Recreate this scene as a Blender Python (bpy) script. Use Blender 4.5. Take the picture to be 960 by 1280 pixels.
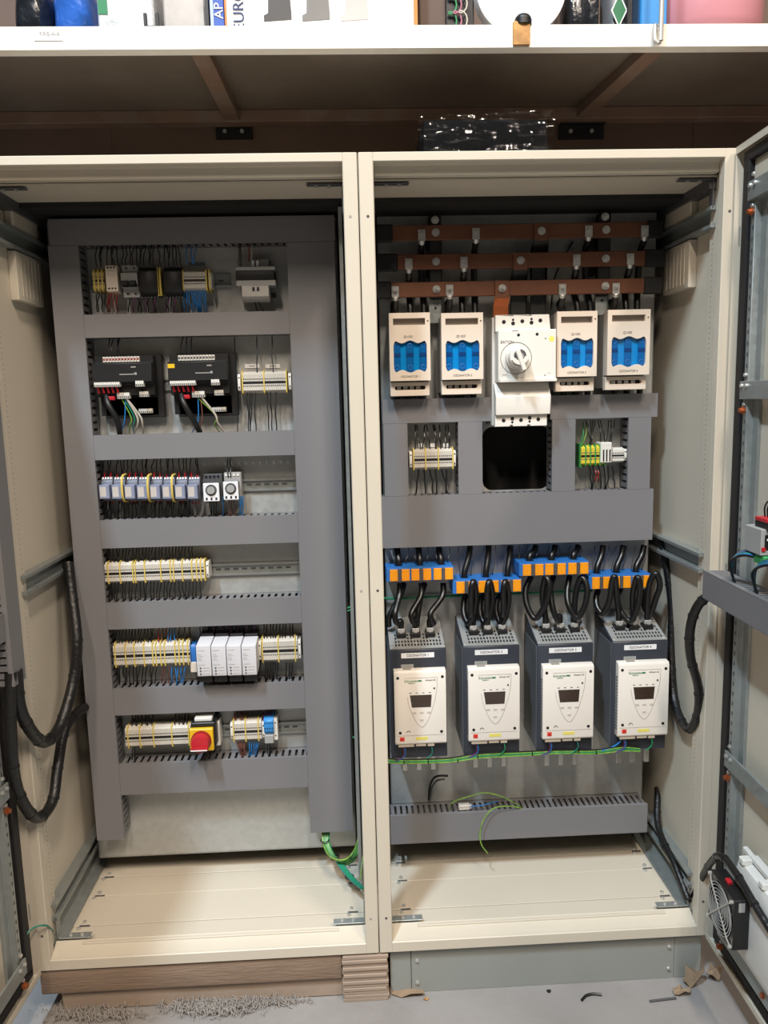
import bpy, bmesh, math, random
from mathutils import Vector as V, Matrix
from mathutils.geometry import tessellate_polygon
random.seed(11)
sc = bpy.context.scene
for o in list(bpy.data.objects):
    bpy.data.objects.remove(o)
COL = sc.collection

# ------------------------------------------------------------------ camera
CP = V((-0.0371, -1.8444, 1.4417))
YAW, PITCH, ROLL, FPX = 0.0420, 0.14368, -0.02445, 963.4
F_ = V((math.sin(YAW)*math.cos(PITCH), math.cos(YAW)*math.cos(PITCH), -math.sin(PITCH)))
R0 = F_.cross(V((0, 0, 1))).normalized(); U0 = R0.cross(F_)
R_ = math.cos(ROLL)*R0 + math.sin(ROLL)*U0
U_ = -math.sin(ROLL)*R0 + math.cos(ROLL)*U0
cam = bpy.data.cameras.new('camera'); camo = bpy.data.objects.new('camera', cam); COL.objects.link(camo)
cam.sensor_fit = 'HORIZONTAL'; cam.sensor_width = 36; cam.lens = 36*FPX/960; cam.clip_start = .02
camo.matrix_world = Matrix(((R_.x, U_.x, -F_.x, CP.x), (R_.y, U_.y, -F_.y, CP.y), (R_.z, U_.z, -F_.z, CP.z), (0, 0, 0, 1)))
sc.camera = camo

# ------------------------------------------------------------------ light
def lin(h):
    h = h.lstrip('#'); c = [int(h[i:i+2], 16)/255 for i in (0, 2, 4)]
    return [x/12.92 if x <= .04045 else ((x+.055)/1.055)**2.4 for x in c]
wd = bpy.data.worlds.new('hall_ambient'); sc.world = wd; wd.use_nodes = True
bg = wd.node_tree.nodes['Background']; bg.inputs[0].default_value = (1, .93, .86, 1); bg.inputs[1].default_value = .018
def area(name, loc, target, sx, sy, power, col):
    l = bpy.data.lights.new(name, 'AREA'); l.shape = 'RECTANGLE'; l.size = sx; l.size_y = sy; l.energy = power; l.color = col
    o = bpy.data.objects.new(name, l); COL.objects.link(o); o.location = loc
    o.rotation_euler = (V(target)-V(loc)).to_track_quat('-Z', 'Y').to_euler(); return o
area('ceiling_light', (-1.75, -3.0, 6.4), (-1.75, -3.0, 0), .24, .9, 430, (.66, .84, 1))
for i, (lx, ly, pw) in enumerate(((.5, -3.0, 175), (2.4, -3.1, 140), (-.9, -4.3, 150))):      # warm rows of hall lamps
    area('ceiling_light_warm', (lx, ly, 5.0), (lx, ly, 0), .3, 1.4, pw, (1, .86, .72))
vs = sc.view_settings
vs.view_transform = 'Standard'; vs.look = 'None'; vs.exposure = .17; vs.gamma = 1; vs.use_curve_mapping = False

# ------------------------------------------------------------------ helpers
def at(px, py, Y):                      # the photograph's pixel, at depth Y in the room
    d = F_ + R_*((px-480)/FPX) + U_*((640-py)/FPX)
    return CP + d*((Y-CP.y)/d.y)
def rect(px0, py0, px1, py1, Y):        # x0, x1, z0, z1 of an upright rectangle at depth Y
    cx, cy = (px0+px1)/2, (py0+py1)/2
    return at(px0, cy, Y).x, at(px1, cy, Y).x, at(cx, py1, Y).z, at(cx, py0, Y).z

def cr(pts, n=5):                       # smooth curve through points
    P = [V(p) for p in pts]; P = [P[0]*2-P[1]] + P + [P[-1]*2-P[-2]]; out = []
    for i in range(1, len(P)-2):
        a, b, c, d = P[i-1], P[i], P[i+1], P[i+2]
        for k in range(n):
            t = k/n
            out.append(.5*((2*b)+(c-a)*t+(2*a-5*b+4*c-d)*t*t+(3*b-a-3*c+d)*t**3))
    out.append(P[-2]); return out

class MB:
    def __init__(s): s.v = []; s.f = []
    def add(s, vs_, fs):
        n = len(s.v); s.v += [V(v) for v in vs_]; s.f += [[i+n for i in f] for f in fs]; return s
    def box(s, x0, x1, y0, y1, z0, z1):
        x0, x1 = sorted((x0, x1)); y0, y1 = sorted((y0, y1)); z0, z1 = sorted((z0, z1))
        return s.add([(x0,y0,z0),(x1,y0,z0),(x1,y1,z0),(x0,y1,z0),(x0,y0,z1),(x1,y0,z1),(x1,y1,z1),(x0,y1,z1)],
                     [(0,3,2,1),(4,5,6,7),(0,1,5,4),(1,2,6,5),(2,3,7,6),(3,0,4,7)])
    def prism(s, poly, axis, a0, a1):
        def p(q, a): return {'x': (a, q[0], q[1]), 'y': (q[0], a, q[1]), 'z': (q[0], q[1], a)}[axis]
        n = len(poly)
        return s.add([p(q, a0) for q in poly]+[p(q, a1) for q in poly],
                     [list(range(n)), list(range(2*n-1, n-1, -1))]+[(i, (i+1) % n, n+(i+1) % n, n+i) for i in range(n)])
    def holed(s, outer, holes, axis, a0, a1):
        def p(q, a): return {'x': (a, q[0], q[1]), 'y': (q[0], a, q[1]), 'z': (q[0], q[1], a)}[axis]
        loops = [outer]+holes; flat = [q for l in loops for q in l]; n = len(flat)
        tr = tessellate_polygon([[V((q[0], q[1], 0)) for q in l] for l in loops])
        fs = [list(t) for t in tr]+[[i+n for i in reversed(t)] for t in tr]; k = 0
        for l in loops:
            m = len(l); fs += [(k+i, k+(i+1) % m, n+k+(i+1) % m, n+k+i) for i in range(m)]; k += m
        return s.add([p(q, a0) for q in flat]+[p(q, a1) for q in flat], fs)
    def cyl(s, p0, p1, r, n=12, r2=None):
        p0, p1 = V(p0), V(p1); r2 = r if r2 is None else r2
        d = (p1-p0).normalized(); a = d.orthogonal().normalized(); b = d.cross(a)
        c = [(math.cos(2*math.pi*i/n), math.sin(2*math.pi*i/n)) for i in range(n)]
        return s.add([p0+(a*x+b*y)*r for x, y in c]+[p1+(a*x+b*y)*r2 for x, y in c],
                     [list(range(n-1, -1, -1)), list(range(n, 2*n))]+[(i, (i+1) % n, n+(i+1) % n, n+i) for i in range(n)])
    def tube(s, pts, r, n=6, closed=False):
        P = [V(p) for p in pts]; m = len(P); vs_ = []; a = None
        for i in range(m):
            if closed: t = P[(i+1) % m]-P[i-1]
            else: t = P[min(i+1, m-1)]-P[max(i-1, 0)]
            t.normalize()
            a = t.orthogonal() if a is None else a-t*a.dot(t)
            a.normalize(); b = t.cross(a)
            for k in range(n):
                w = 2*math.pi*k/n; vs_.append(P[i]+(a*math.cos(w)+b*math.sin(w))*r)
        fs = []
        for i in range(m if closed else m-1):
            j = (i+1) % m
            fs += [(i*n+k, i*n+(k+1) % n, j*n+(k+1) % n, j*n+k) for k in range(n)]
        if not closed: fs += [list(range(n-1, -1, -1)), list(range((m-1)*n, m*n))]
        return s.add(vs_, fs)
    def sph(s, c, r, nu=12, nv=8):
        c = V(c); r = V((r, r, r)) if not hasattr(r, '__len__') else V(r)
        vs_ = [c+V((0, 0, r.z))]
        for j in range(1, nv):
            t = math.pi*j/nv
            for i in range(nu):
                w = 2*math.pi*i/nu; vs_.append(c+V((r.x*math.sin(t)*math.cos(w), r.y*math.sin(t)*math.sin(w), r.z*math.cos(t))))
        vs_.append(c-V((0, 0, r.z))); fs = []
        for i in range(nu):
            k = (i+1) % nu; fs.append((0, 1+i, 1+k)); L = 1+(nv-2)*nu; fs.append((len(vs_)-1, L+k, L+i))
            for j in range(nv-2): a = 1+j*nu; fs.append((a+i, a+nu+i, a+nu+k, a+k))
        return s.add(vs_, fs)
    def xf(s, m):
        s.v = [m @ v for v in s.v]; return s
    def mesh(s, name, mat, off=V(), bevel=0, smooth=35, seg=1):
        me = bpy.data.meshes.new(name); me.from_pydata([tuple(v-off) for v in s.v], [], s.f)
        bm = bmesh.new(); bm.from_mesh(me); bmesh.ops.recalc_face_normals(bm, faces=bm.faces)
        if bevel:
            ed = [e for e in bm.edges if len(e.link_faces) == 2 and e.calc_face_angle(0) > .6]
            bmesh.ops.bevel(bm, geom=ed, offset=bevel, segments=seg, profile=.6, affect='EDGES', clamp_overlap=True)
        bm.to_mesh(me); bm.free(); me.materials.append(mat)
        if smooth:
            me.polygons.foreach_set('use_smooth', [True]*len(me.polygons)); me.set_sharp_from_angle(angle=math.radians(smooth))
        return me

ORG = {}
ID = Matrix.Identity(4)
def tag(o, label=None, cat=None, group=None, kind=None):
    if label: o['label'] = label
    if cat: o['category'] = cat
    if group: o['group'] = group
    if kind: o['kind'] = kind
    return o
def thing(name, label, cat, base, group=None, frame=ID):
    o = bpy.data.objects.new(name, None); COL.objects.link(o); o.empty_display_size = .02
    o.matrix_world = frame @ Matrix.Translation(base); ORG[o] = V(base)
    return tag(o, label, cat, group)
def part(name, mb, mat, parent, bevel=0, smooth=35, label=None, kind=None, seg=1):
    o = bpy.data.objects.new(name, mb.mesh(name, mat, ORG[parent], bevel, smooth, seg)); COL.objects.link(o)
    o.parent = parent; ORG[o] = ORG[parent]
    return tag(o, label, None, None, kind)
def one(name, mb, mat, label, cat, group=None, bevel=0, smooth=35, kind=None, frame=ID, seg=1):
    b = V(((min(v.x for v in mb.v)+max(v.x for v in mb.v))/2, (min(v.y for v in mb.v)+max(v.y for v in mb.v))/2, min(v.z for v in mb.v)))
    o = bpy.data.objects.new(name, mb.mesh(name, mat, b, bevel, smooth, seg)); COL.objects.link(o)
    o.matrix_world = frame @ Matrix.Translation(b); ORG[o] = b
    return tag(o, label, cat, group, kind)
SHARED = {}
def stamp(name, key, make, mat, parent, pos, rot=None):   # a small piece that shares its mesh with its likes
    if key not in SHARED: SHARED[key] = make().mesh(name, mat)
    o = bpy.data.objects.new(name, SHARED[key]); COL.objects.link(o); o.parent = parent
    o.location = V(pos)-ORG[parent]
    if rot: o.rotation_euler = rot
    ORG[o] = V(pos); return o
def text(body, mat, parent, pos, size, rot=(math.pi/2, 0, 0), align='CENTER', squeeze=1, name='lettering'):
    c = bpy.data.curves.new('t', 'FONT'); c.body = body; c.size = size; c.align_x = align; c.align_y = 'CENTER'; c.extrude = .0002
    t = bpy.data.objects.new('t', c); COL.objects.link(t)
    bpy.context.view_layer.update()
    me = bpy.data.meshes.new_from_object(t.evaluated_get(bpy.context.evaluated_depsgraph_get()))
    bpy.data.objects.remove(t); me.name = name; me.materials.clear(); me.materials.append(mat)
    o = bpy.data.objects.new(name, me); COL.objects.link(o); o.parent = parent
    o.location = V(pos)-ORG[parent]; o.rotation_euler = rot; o.scale = (squeeze, 1, 1); return o
def rrect(x0, x1, z0, z1, r, n=5):
    o = []
    for cx, cz, a in ((x1-r, z1-r, 0), (x0+r, z1-r, 90), (x0+r, z0+r, 180), (x1-r, z0+r, 270)):
        for k in range(n+1):
            w = math.radians(a+90*k/n); o.append((cx+r*math.cos(w), cz+r*math.sin(w)))
    return o

# ------------------------------------------------------------------ materials
def mat(name, hexc, rough=.5, metal=0, var=.06, scale=9, bump=0, bscale=60, coat=0, alpha=1, dirt=None, dirt_amt=.5, dscale=3, stretch=None):
    m = bpy.data.materials.new(name); m.use_nodes = True; nt = m.node_tree; b = nt.nodes['Principled BSDF']
    c = lin(hexc) if isinstance(hexc, str) else hexc
    tc = nt.nodes.new('ShaderNodeTexCoord'); src = tc.outputs['Object']
    if stretch:
        mp = nt.nodes.new('ShaderNodeMapping'); mp.inputs['Scale'].default_value = stretch
        nt.links.new(src, mp.inputs[0]); src = mp.outputs[0]
    nz = nt.nodes.new('ShaderNodeTexNoise'); nz.inputs['Scale'].default_value = scale; nz.inputs['Detail'].default_value = 4
    nt.links.new(src, nz.inputs['Vector'])
    rp = nt.nodes.new('ShaderNodeValToRGB'); rp.color_ramp.elements[0].position = .3; rp.color_ramp.elements[1].position = .7
    rp.color_ramp.elements[0].color = [max(0, x*(1-var)) for x in c]+[1]; rp.color_ramp.elements[1].color = [min(1, x*(1+var)) for x in c]+[1]
    nt.links.new(nz.outputs['Fac'], rp.inputs[0]); out = rp.outputs[0]
    if dirt:
        n2 = nt.nodes.new('ShaderNodeTexNoise'); n2.inputs['Scale'].default_value = dscale; n2.inputs['Detail'].default_value = 7; n2.inputs['Roughness'].default_value = .65
        nt.links.new(src, n2.inputs['Vector'])
        r2 = nt.nodes.new('ShaderNodeValToRGB'); r2.color_ramp.elements[0].position = .48; r2.color_ramp.elements[1].position = .72
        r2.color_ramp.elements[0].color = (0, 0, 0, 1); r2.color_ramp.elements[1].color = (dirt_amt,)*3+(1,)
        nt.links.new(n2.outputs['Fac'], r2.inputs[0])
        mx = nt.nodes.new('ShaderNodeMixRGB'); nt.links.new(r2.outputs[0], mx.inputs[0]); nt.links.new(out, mx.inputs[1]); mx.inputs[2].default_value = lin(dirt)+[1]; out = mx.outputs[0]
    nt.links.new(out, b.inputs['Base Color'])
    b.inputs['Roughness'].default_value = rough; b.inputs['Metallic'].default_value = metal
    if coat: b.inputs['Coat Weight'].default_value = coat; b.inputs['Coat Roughness'].default_value = .08
    if alpha < 1: b.inputs['Alpha'].default_value = alpha
    if bump:
        bn = nt.nodes.new('ShaderNodeTexNoise'); bn.inputs['Scale'].default_value = bscale; bn.inputs['Detail'].default_value = 5
        nt.links.new(src, bn.inputs['Vector'])
        bp = nt.nodes.new('ShaderNodeBump'); bp.inputs['Strength'].default_value = bump; bp.inputs['Distance'].default_value = .01
        nt.links.new(bn.outputs['Fac'], bp.inputs['Height']); nt.links.new(bp.outputs[0], b.inputs['Normal'])
    return m
def galv(name, hexc, rough=.42, metal=.75, scale=38):
    m = mat(name, hexc, rough, metal, .05); nt = m.node_tree; b = nt.nodes['Principled BSDF']
    vo = nt.nodes.new('ShaderNodeTexVoronoi'); vo.inputs['Scale'].default_value = scale
    tc = nt.nodes.new('ShaderNodeTexCoord'); nt.links.new(tc.outputs['Object'], vo.inputs['Vector'])
    rp = nt.nodes.new('ShaderNodeValToRGB'); c = lin(hexc)
    rp.color_ramp.elements[0].color = [x*.92 for x in c]+[1]; rp.color_ramp.elements[1].color = [min(1, x*1.06) for x in c]+[1]
    nt.links.new(vo.outputs['Color'], rp.inputs[0]); nt.links.new(rp.outputs[0], b.inputs['Base Color'])
    mr = nt.nodes.new('ShaderNodeMapRange'); mr.inputs[3].default_value = rough-.07; mr.inputs[4].default_value = rough+.1
    nt.links.new(vo.outputs['Color'], mr.inputs[0]); nt.links.new(mr.outputs[0], b.inputs['Roughness'])
    return m
CREAM = mat('cabinet_paint', '#c9c0af', .45, 0, .025, 4, .03, 300)
CREAMW = mat('filter_plastic', '#dcdad4', .5, 0, .03)
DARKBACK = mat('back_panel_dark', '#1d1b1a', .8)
GALV = galv('galvanised_plate', '#b4b5b2', .45, .45, 60)
ZINC = galv('zinc_rail', '#999e9c', .4, .5, 70)
STEEL = mat('bright_screw', '#c9c8c4', .32, .6, .04)
DUCT = mat('duct_grey', '#767577', .5, 0, .03, 5)
DUCTIN = mat('duct_grey_wall', '#717072', .55, 0, .03, 5)
BLACK = mat('black_plastic', '#161617', .45, 0, .1)
BLACKG = mat('black_cable', '#121213', .33, 0, .08)
RUBBER = mat('black_gasket', '#1b1819', .65)
CORR = mat('black_conduit', '#111112', .4, 0, .08, 30, .25, 90)
WHITE = mat('white_plastic', '#dcd8d0', .42, 0, .02)
PAPER = mat('white_label', '#e6e6e6', .6, 0, .02)
BEIGE = mat('beige_device', '#d9cbbb', .42, 0, .02)
GREYP = mat('grey_plastic', '#9a9a98', .45, 0, .04)
GREYD = mat('grey_device_dark', '#4b4c4e', .5, 0, .05)
TERM = mat('terminal_grey', '#c9c3b8', .5, 0, .04, 60)
YELLOW = mat('yellow_separator', '#cdb65c', .45, 0, .06)
TERMY = mat('terminal_beige_yellow', '#b9a36a', .5, 0, .06)
ORANGE = mat('orange_label', '#f0970c', .5, 0, .03)
BLUE = mat('blue_device', '#2a6cb4', .42, 0, .04)
BLUEW = mat('blue_window', '#0f7fc4', .15, 0, .04, coat=.5)
BLUED = mat('blue_window_dark', '#0c5a9a', .2, 0, .06)
BLUEWIRE = mat('blue_wire', '#2274b8', .4)
NAVY = mat('dark_navy_wire', '#141824', .4)
RED = mat('red_plastic', '#b3202a', .4, 0, .05)
REDWIRE = mat('red_wire', '#8e2f28', .45)
BROWNWIRE = mat('brown_wire', '#6d4238', .45)
VIOLET = mat('violet_wire', '#6a2f62', .45)
GREEN = mat('green_wire', '#1e8a55', .4)
GRYEL = mat('green_yellow_wire', '#739a3c', .4, 0, .35, 70)
TEAL = mat('teal_wire', '#1e7f6c', .4)
WHITEWIRE = mat('white_wire', '#b9b1a4', .45)
YELLOWP = mat('yellow_plate', '#e0b31c', .45)
COPPER = mat('busbar_copper', '#6c4430', .5, .3, .12, 12, .03)
COPPERL = mat('copper_bright', '#b5673f', .4, .7, .08)
HEATSHRINK = mat('black_insulation', '#0e0e0f', .55)
DRIVE = mat('drive_dark_blue_grey', '#30343d', .45, 0, .05)
DRIVEM = mat('drive_top_metal', '#9b9c9a', .45, .25)
CREAMD = mat('drive_cover', '#e3dcd2', .42, 0, .015)
PRINT = mat('grey_print', '#4a4644', .6)
PRINTG = mat('green_print', '#2f7d4f', .6)
PRINTL = mat('light_grey_print', '#9b958d', .6)
SCREEN = mat('brown_display', '#3a2c24', .18, 0, .1, coat=.4)
REDL = mat('red_label', '#d8402f', .5)
YELL = mat('yellow_label', '#dfd368', .55)
CLEAR = mat('clear_relay_case', '#8289a0', .2, 0, .05, coat=.4)
FLOORM = mat('concrete', '#8c8885', .75, 0, .10, 3, .12, 40, dirt='#6d665f', dirt_amt=.5, dscale=2.2)
WALLM = mat('dark_wall_board', '#6b5649', .7, 0, .10, 2, dirt='#4a3b33', dirt_amt=.5)
BOARD = mat('shelf_underside_board', '#6d6156', .65, 0, .14, 3, .05, 30, dirt='#8a8378', dirt_amt=.5, dscale=2)
BEAM = mat('shelf_white_paint', '#efe9df', .45, 0, .02, 6, dirt='#b98552', dirt_amt=.22, dscale=6)
BEAMB = mat('old_brown_beam', '#7a6152', .65, 0, .15, 4, dirt='#8d8983', dirt_amt=.6, dscale=5)
CARD = mat('brown_cardboard', '#84705f', .75, 0, .10, 6, .25, 25, stretch=(1, 1, 7))
CARDL = mat('light_cardboard', '#9d8b7b', .75, 0, .08, 8, .1, 40)
PLINTH = mat('grey_plinth_paint', '#8f928d', .5, 0, .03, 4)
PAPERD = mat('scrap_paper', '#8e7860', .8, 0, .15, 30)
FLUFF = mat('grey_fluff', '#9a948e', .95, 0, .15, 40)
RUST = mat('rusty_clip', '#b98a52', .6, .2, .3, 40)
PINK = mat('pink_vessel', '#c98a92', .3, 0, .04, coat=.5)
PALEW = mat('pale_white', '#dcdde0', .4, 0, .03)
# ------------------------------------------------------------------ the place
W, H, YP, YF = .885, 2.0, .35, .28       # cabinet width and height, mounting plate face, duct cover face
FZ = -.135                               # the hall floor
tag(one('floor', MB().box(-5, 5, -6, 1.4, FZ-.05, FZ), FLOORM, None, None), kind='structure')
tag(one('wall_back', MB().box(-5, 5, .62, .70, FZ, 3.6), WALLM, None, None), kind='structure')
wb = bpy.data.objects['wall_back']
for px in (137, 330, 868):
    x = at(px, 170, .62).x
    part('seam_strip', MB().box(x-.004, x+.004, .6175, .62, 1.9, 2.3), WALLM, wb)

# storage shelf over the cabinets
sh = thing('storage_shelf', 'white steel-edged storage shelf with rust streaks above the cabinets', 'shelf', (0, .3, 2.245))
ZS = 2.296
lip = MB().prism([(.068, 2.247), (.068, ZS), (.11, ZS), (.11, ZS-.006), (.076, ZS-.006), (.076, 2.253), (.10, 2.253), (.10, 2.247)], 'x', -1.7, 1.7)
part('front_beam', lip, BEAM, sh)
part('shelf_board', MB().box(-1.7, 1.7, .102, .60, 2.289, 2.2955), BOARD, sh)
part('rear_beam', MB().box(-1.7, 1.7, .555, .60, 2.255, 2.2885), BEAMB, sh, .002)
for (ax, bx) in ((237, 290), (815, 730)):
    a, b = at(ax+10, 66, .11), at(bx, 147, .555)
    m = MB(); d = .022
    m.add([(a.x-d, .112, 2.289), (a.x+d, .112, 2.289), (b.x+d, .555, 2.289), (b.x-d, .555, 2.289), (a.x-d, .112, 2.262), (a.x+d, .112, 2.262), (b.x+d, .555, 2.258), (b.x-d, .555, 2.258)],
          [(0,1,2,3),(4,5,6,7),(0,1,5,4),(1,2,6,5),(2,3,7,6),(3,0,4,7)])
    part('cross_bearer', m, BEAMB, sh, .002)
lb = rect(42, 35, 78, 51, .067)
l = part('shelf_label', MB().box(lb[0], lb[1], .0665, .068, lb[2], lb[3]), PAPER, sh)
text('RRB-4-A', PRINTL, l, ((lb[0]+lb[1])/2+.004, .0662, (lb[2]+lb[3])/2), .013)
rc = rect(641, 28, 662, 57, .066)
part('rusty_clip', MB().box(rc[0], rc[1], .0615, .0675, rc[2], rc[3]).box(rc[0]+.003, rc[1]-.003, .064, .12, rc[3]-.003, rc[3]+.003), RUST, sh, .001)
for px, py, ww in ((292, 163, 46), (728, 163, 56)):
    q = rect(px-ww/2, py-9, px+ww/2, py+9, .60)
    br = thing('wall_bracket', 'black steel bracket on the wall ' + ('above the left cabinet' if px < 400 else 'right of the plastic-wrapped parcel'), 'bracket', ((q[0]+q[1])/2, .60, q[2]), 'black brackets under the shelf')
    part('bracket_plate', MB().box(q[0], q[1], .608, .62, q[2], q[3]).box(q[0], q[1], .585, .62, q[3]-.004, q[3]), BLACK, br, .001)
    for k in (.25, .72):
        stamp('bolt', 'bolt6', lambda: MB().cyl((0, 0, 0), (0, -.005, 0), .006, 8), STEEL, br, (q[0]+(q[1]-q[0])*k, .608, (q[2]+q[3])/2))

# ---------------------------------------------------------------- goods on the shelf
def sx(px, Y=.12): return at(px, 20, Y).x
def sbox(name, px0, px1, h, m_, label, cat, y0=.12, y1=.42, bevel=.003):
    return one(name, MB().box(sx(px0, y0), sx(px1, y0), y0, y1, ZS, ZS+h), m_, label, cat, bevel=bevel)
cr_ = thing('plastic_crate', 'low black plastic crate at the left end of the shelf', 'crate', (sx(130), .25, ZS))
x0, x1 = sx(-60), sx(261)
part('crate_floor', MB().box(x0, x1, .11, .42, ZS, ZS+.004), BLACK, cr_)
part('crate_front', MB().box(x0, x1, .11, .118, ZS, ZS+.016), GREYD, cr_, .001)
part('crate_side', MB().box(x1-.008, x1, .118, .42, ZS+.004, ZS+.09), BLACK, cr_)
part('crate_side', MB().box(x0, x0+.008, .118, .42, ZS+.004, ZS+.09), BLACK, cr_)
part('crate_clip', MB().box(sx(181), sx(185), .104, .112, ZS+.004, ZS+.045).box(sx(196), sx(200), .104, .112, ZS+.004, ZS+.045).box(sx(181), sx(200), .104, .112, ZS+.004, ZS+.018), BLACK, cr_, .001)
def blob(cx, cy, rx, ry, rz, z0, amp, seed, nu=28, nv=18):
    m = MB().sph((0, 0, 0), 1, nu, nv); rn = random.Random(seed); k = [(rn.uniform(2, 7), rn.uniform(2, 7), rn.uniform(0, 6)) for _ in range(5)]
    for i, v in enumerate(m.v):
        s_ = 1+amp*sum(math.sin(a*v.x+b*v.z+c+a*v.y) for a, b, c in k)/5
        w = v*s_; w = V((math.copysign(abs(w.x)**.6, w.x), math.copysign(abs(w.y)**.6, w.y), math.copysign(abs(w.z)**.6, w.z)))
        m.v[i] = V((cx+w.x*rx, cy+w.y*ry, max(z0, z0+rz+w.z*rz)))
    return m
BAGB = mat('blue_bag', '#2f62b8', .25, 0, .25, 14, .4, 30, coat=.4); BAGD = mat('dark_bag', '#1c1f24', .25, 0, .3, 14, .5, 30, coat=.5); BAGW = mat('clear_white_bag', '#cfd2d4', .3, 0, .12, 16, .4, 35, coat=.4)
one('plastic_bag', blob((sx(56)+sx(108))/2, .23, (sx(108)-sx(56))/2, .09, .07, ZS+.005, .18, 3), BAGB, 'crumpled blue plastic bag in the black crate', 'bag')
one('plastic_bag', blob((sx(8)+sx(54))/2, .22, (sx(54)-sx(8))/2, .08, .07, ZS+.005, .2, 5), BAGD, 'dark grey plastic bag left of the blue bag', 'bag')
pb = one('carton', MB().box(sx(119), sx(190), .14, .36, ZS+.005, ZS+.16), BAGW, 'white bagged carton with a green corner label', 'carton', bevel=.004)
part('green_label', MB().box(sx(119)+.002, sx(132), .1385, .1405, ZS+.058, ZS+.09), mat('label_green', '#1f7a4c', .5), pb)
one('carton', MB().box(sx(202), sx(255), .14, .36, ZS+.005, ZS+.15), mat('pale_grey_carton', '#b9b2ab', .5, 0, .12, 20), 'pale grey carton at the right end of the crate', 'carton', bevel=.004)
ab = thing('slim_box', 'slim blue printed box beside the white tool box', 'box', (sx(271), .25, ZS))
part('box_body', MB().box(sx(263), sx(280), .12, .42, ZS, ZS+.26), mat('blue_carton', '#2450a8', .45), ab, .001)
part('pale_edge', MB().box(sx(263), sx(267), .1185, .1205, ZS, ZS+.26), mat('pale_blue_edge', '#a9b9d8', .5), ab)
text('AP', PAPER, ab, (sx(274), .1185, ZS+.055), .03, (math.pi/2, -math.pi/2, 0))
eb = thing('carton_box', 'white printed carton with orange edges and dark tool silhouettes', 'box', (sx(400), .25, ZS))
part('box_body', MB().box(sx(281), sx(522), .12, .42, ZS, ZS+.30), PAPER, eb, .001)
ORE = mat('orange_carton_edge', '#d97b34', .5)
part('orange_edge', MB().box(sx(281), sx(283.5), .1185, .1205, ZS, ZS+.30), ORE, eb)
part('orange_edge', MB().box(sx(517), sx(522), .1185, .1205, ZS, ZS+.30), ORE, eb)
text('EURO', mat('navy_print', '#22305c', .6), eb, (sx(299), .1185, ZS+.058), .036, (math.pi/2, -math.pi/2, 0))
for k, (px, mm) in enumerate(((348, PRINT), (396, mat('mid_grey_print', '#77736f', .6)), (444, mat('pink_grey_print', '#c2b5b0', .6)))):
    a = sx(px); s_ = .034
    part('tool_picture', MB().prism([(a-s_, ZS+.032), (a+s_*.9, ZS+.036), (a+s_*.9, ZS+.05), (a+s_*.75, ZS+.13), (a-s_*.6, ZS+.13), (a-s_*.7, ZS+.05), (a-s_, ZS+.045)], 'y', .1188, .1203), mm, eb)
sbox('carton_box', 524, 558, .2, mat('brown_carton', '#5c4a40', .7, 0, .1), 'dark brown carton right of the white printed carton', 'box', .17, .4)
cb = thing('cable_pack', 'black hanging pack of coiled green and pink cable', 'cable pack', (sx(580), .2, ZS))
part('pack_card', MB().box(sx(560), sx(596), .16, .2, ZS, ZS+.2), BLACK, cb, .002)
for k, (px, mm) in enumerate(((568, GREEN), (574, mat('pink_wire', '#a8647c', .5)), (581, WHITEWIRE))):
    pts = [(sx(px)+.010*math.cos(t*.7), .152-.003*k, ZS+.01+.004*t+.01*math.sin(t*.7)) for t in range(30)]
    part('coil', MB().tube(pts, .0022, 5), mm, cb)
dz = thing('round_lid', 'large round white lid standing on edge at the shelf front', 'lid', (sx(652), .15, ZS))
rr = (sx(708)-sx(597))/2*1.02; cx, cz = sx(652), ZS+rr
def ring(m, r0, r1, y0, y1, n=48):
    P = [(math.cos(2*math.pi*i/n), math.sin(2*math.pi*i/n)) for i in range(n)]
    return m.holed([(cx+a*r0, cz+b*r0) for a, b in P], [[(cx+a*r1, cz+b*r1) for a, b in P]], 'y', y0, y1)
part('rim', ring(MB(), rr, rr*.82, .125, .16), PALEW, dz, .002)
part('disc', MB().cyl((cx, .14, cz), (cx, .155, cz), rr*.83, 48), mat('lid_grey', '#c4c5cb', .4), dz)
kb = at(652, 22, .09)
one('rubber_knob', MB().cyl((kb.x, .075, ZS), (kb.x, .075, ZS+.012), .02, 16).sph((kb.x, .075, ZS+.012), (.0195, .0195, .014), 16, 8), BLACK, 'small black rubber knob above the rusty clip', 'knob')
one('plastic_bag', blob((sx(712)+sx(758))/2, .22, (sx(758)-sx(710))/2, .07, .08, ZS, .25, 9), BAGD, 'shiny black bag between round lid and green diamond bottle', 'bag')
gb = thing('spray_bottle', 'grey and black container with a green diamond label', 'container', (sx(780), .2, ZS))
part('body', MB().cyl(((sx(762)+sx(799))/2, .19, ZS), ((sx(762)+sx(799))/2, .19, ZS+.2), (sx(799)-sx(762))/2, 28), mat('pewter', '#6f7072', .35, .4, .05), gb)
part('black_band', MB().box(sx(787), sx(795), .141, .15, ZS, ZS+.19), BLACK, gb, .003)
gx = sx(778); part('green_diamond', MB().prism([(gx, ZS+.03), (gx+.017, ZS+.065), (gx, ZS+.10), (gx-.017, ZS+.065)], 'y', .145, .1435), mat('diamond_green', '#1c6b44', .5), gb)
part('diamond_border', MB().holed([(gx, ZS+.026), (gx+.02, ZS+.065), (gx, ZS+.104), (gx-.02, ZS+.065)], [[(gx, ZS+.031), (gx+.0165, ZS+.065), (gx, ZS+.099), (gx-.0165, ZS+.065)]], 'y', .1455, .1432), PAPER, gb)
sbox('carton_box', 801, 834, .2, mat('bright_blue_carton', '#2b86c9', .45), 'bright blue box behind the hanging steel rod', 'box', .16, .4)
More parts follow.
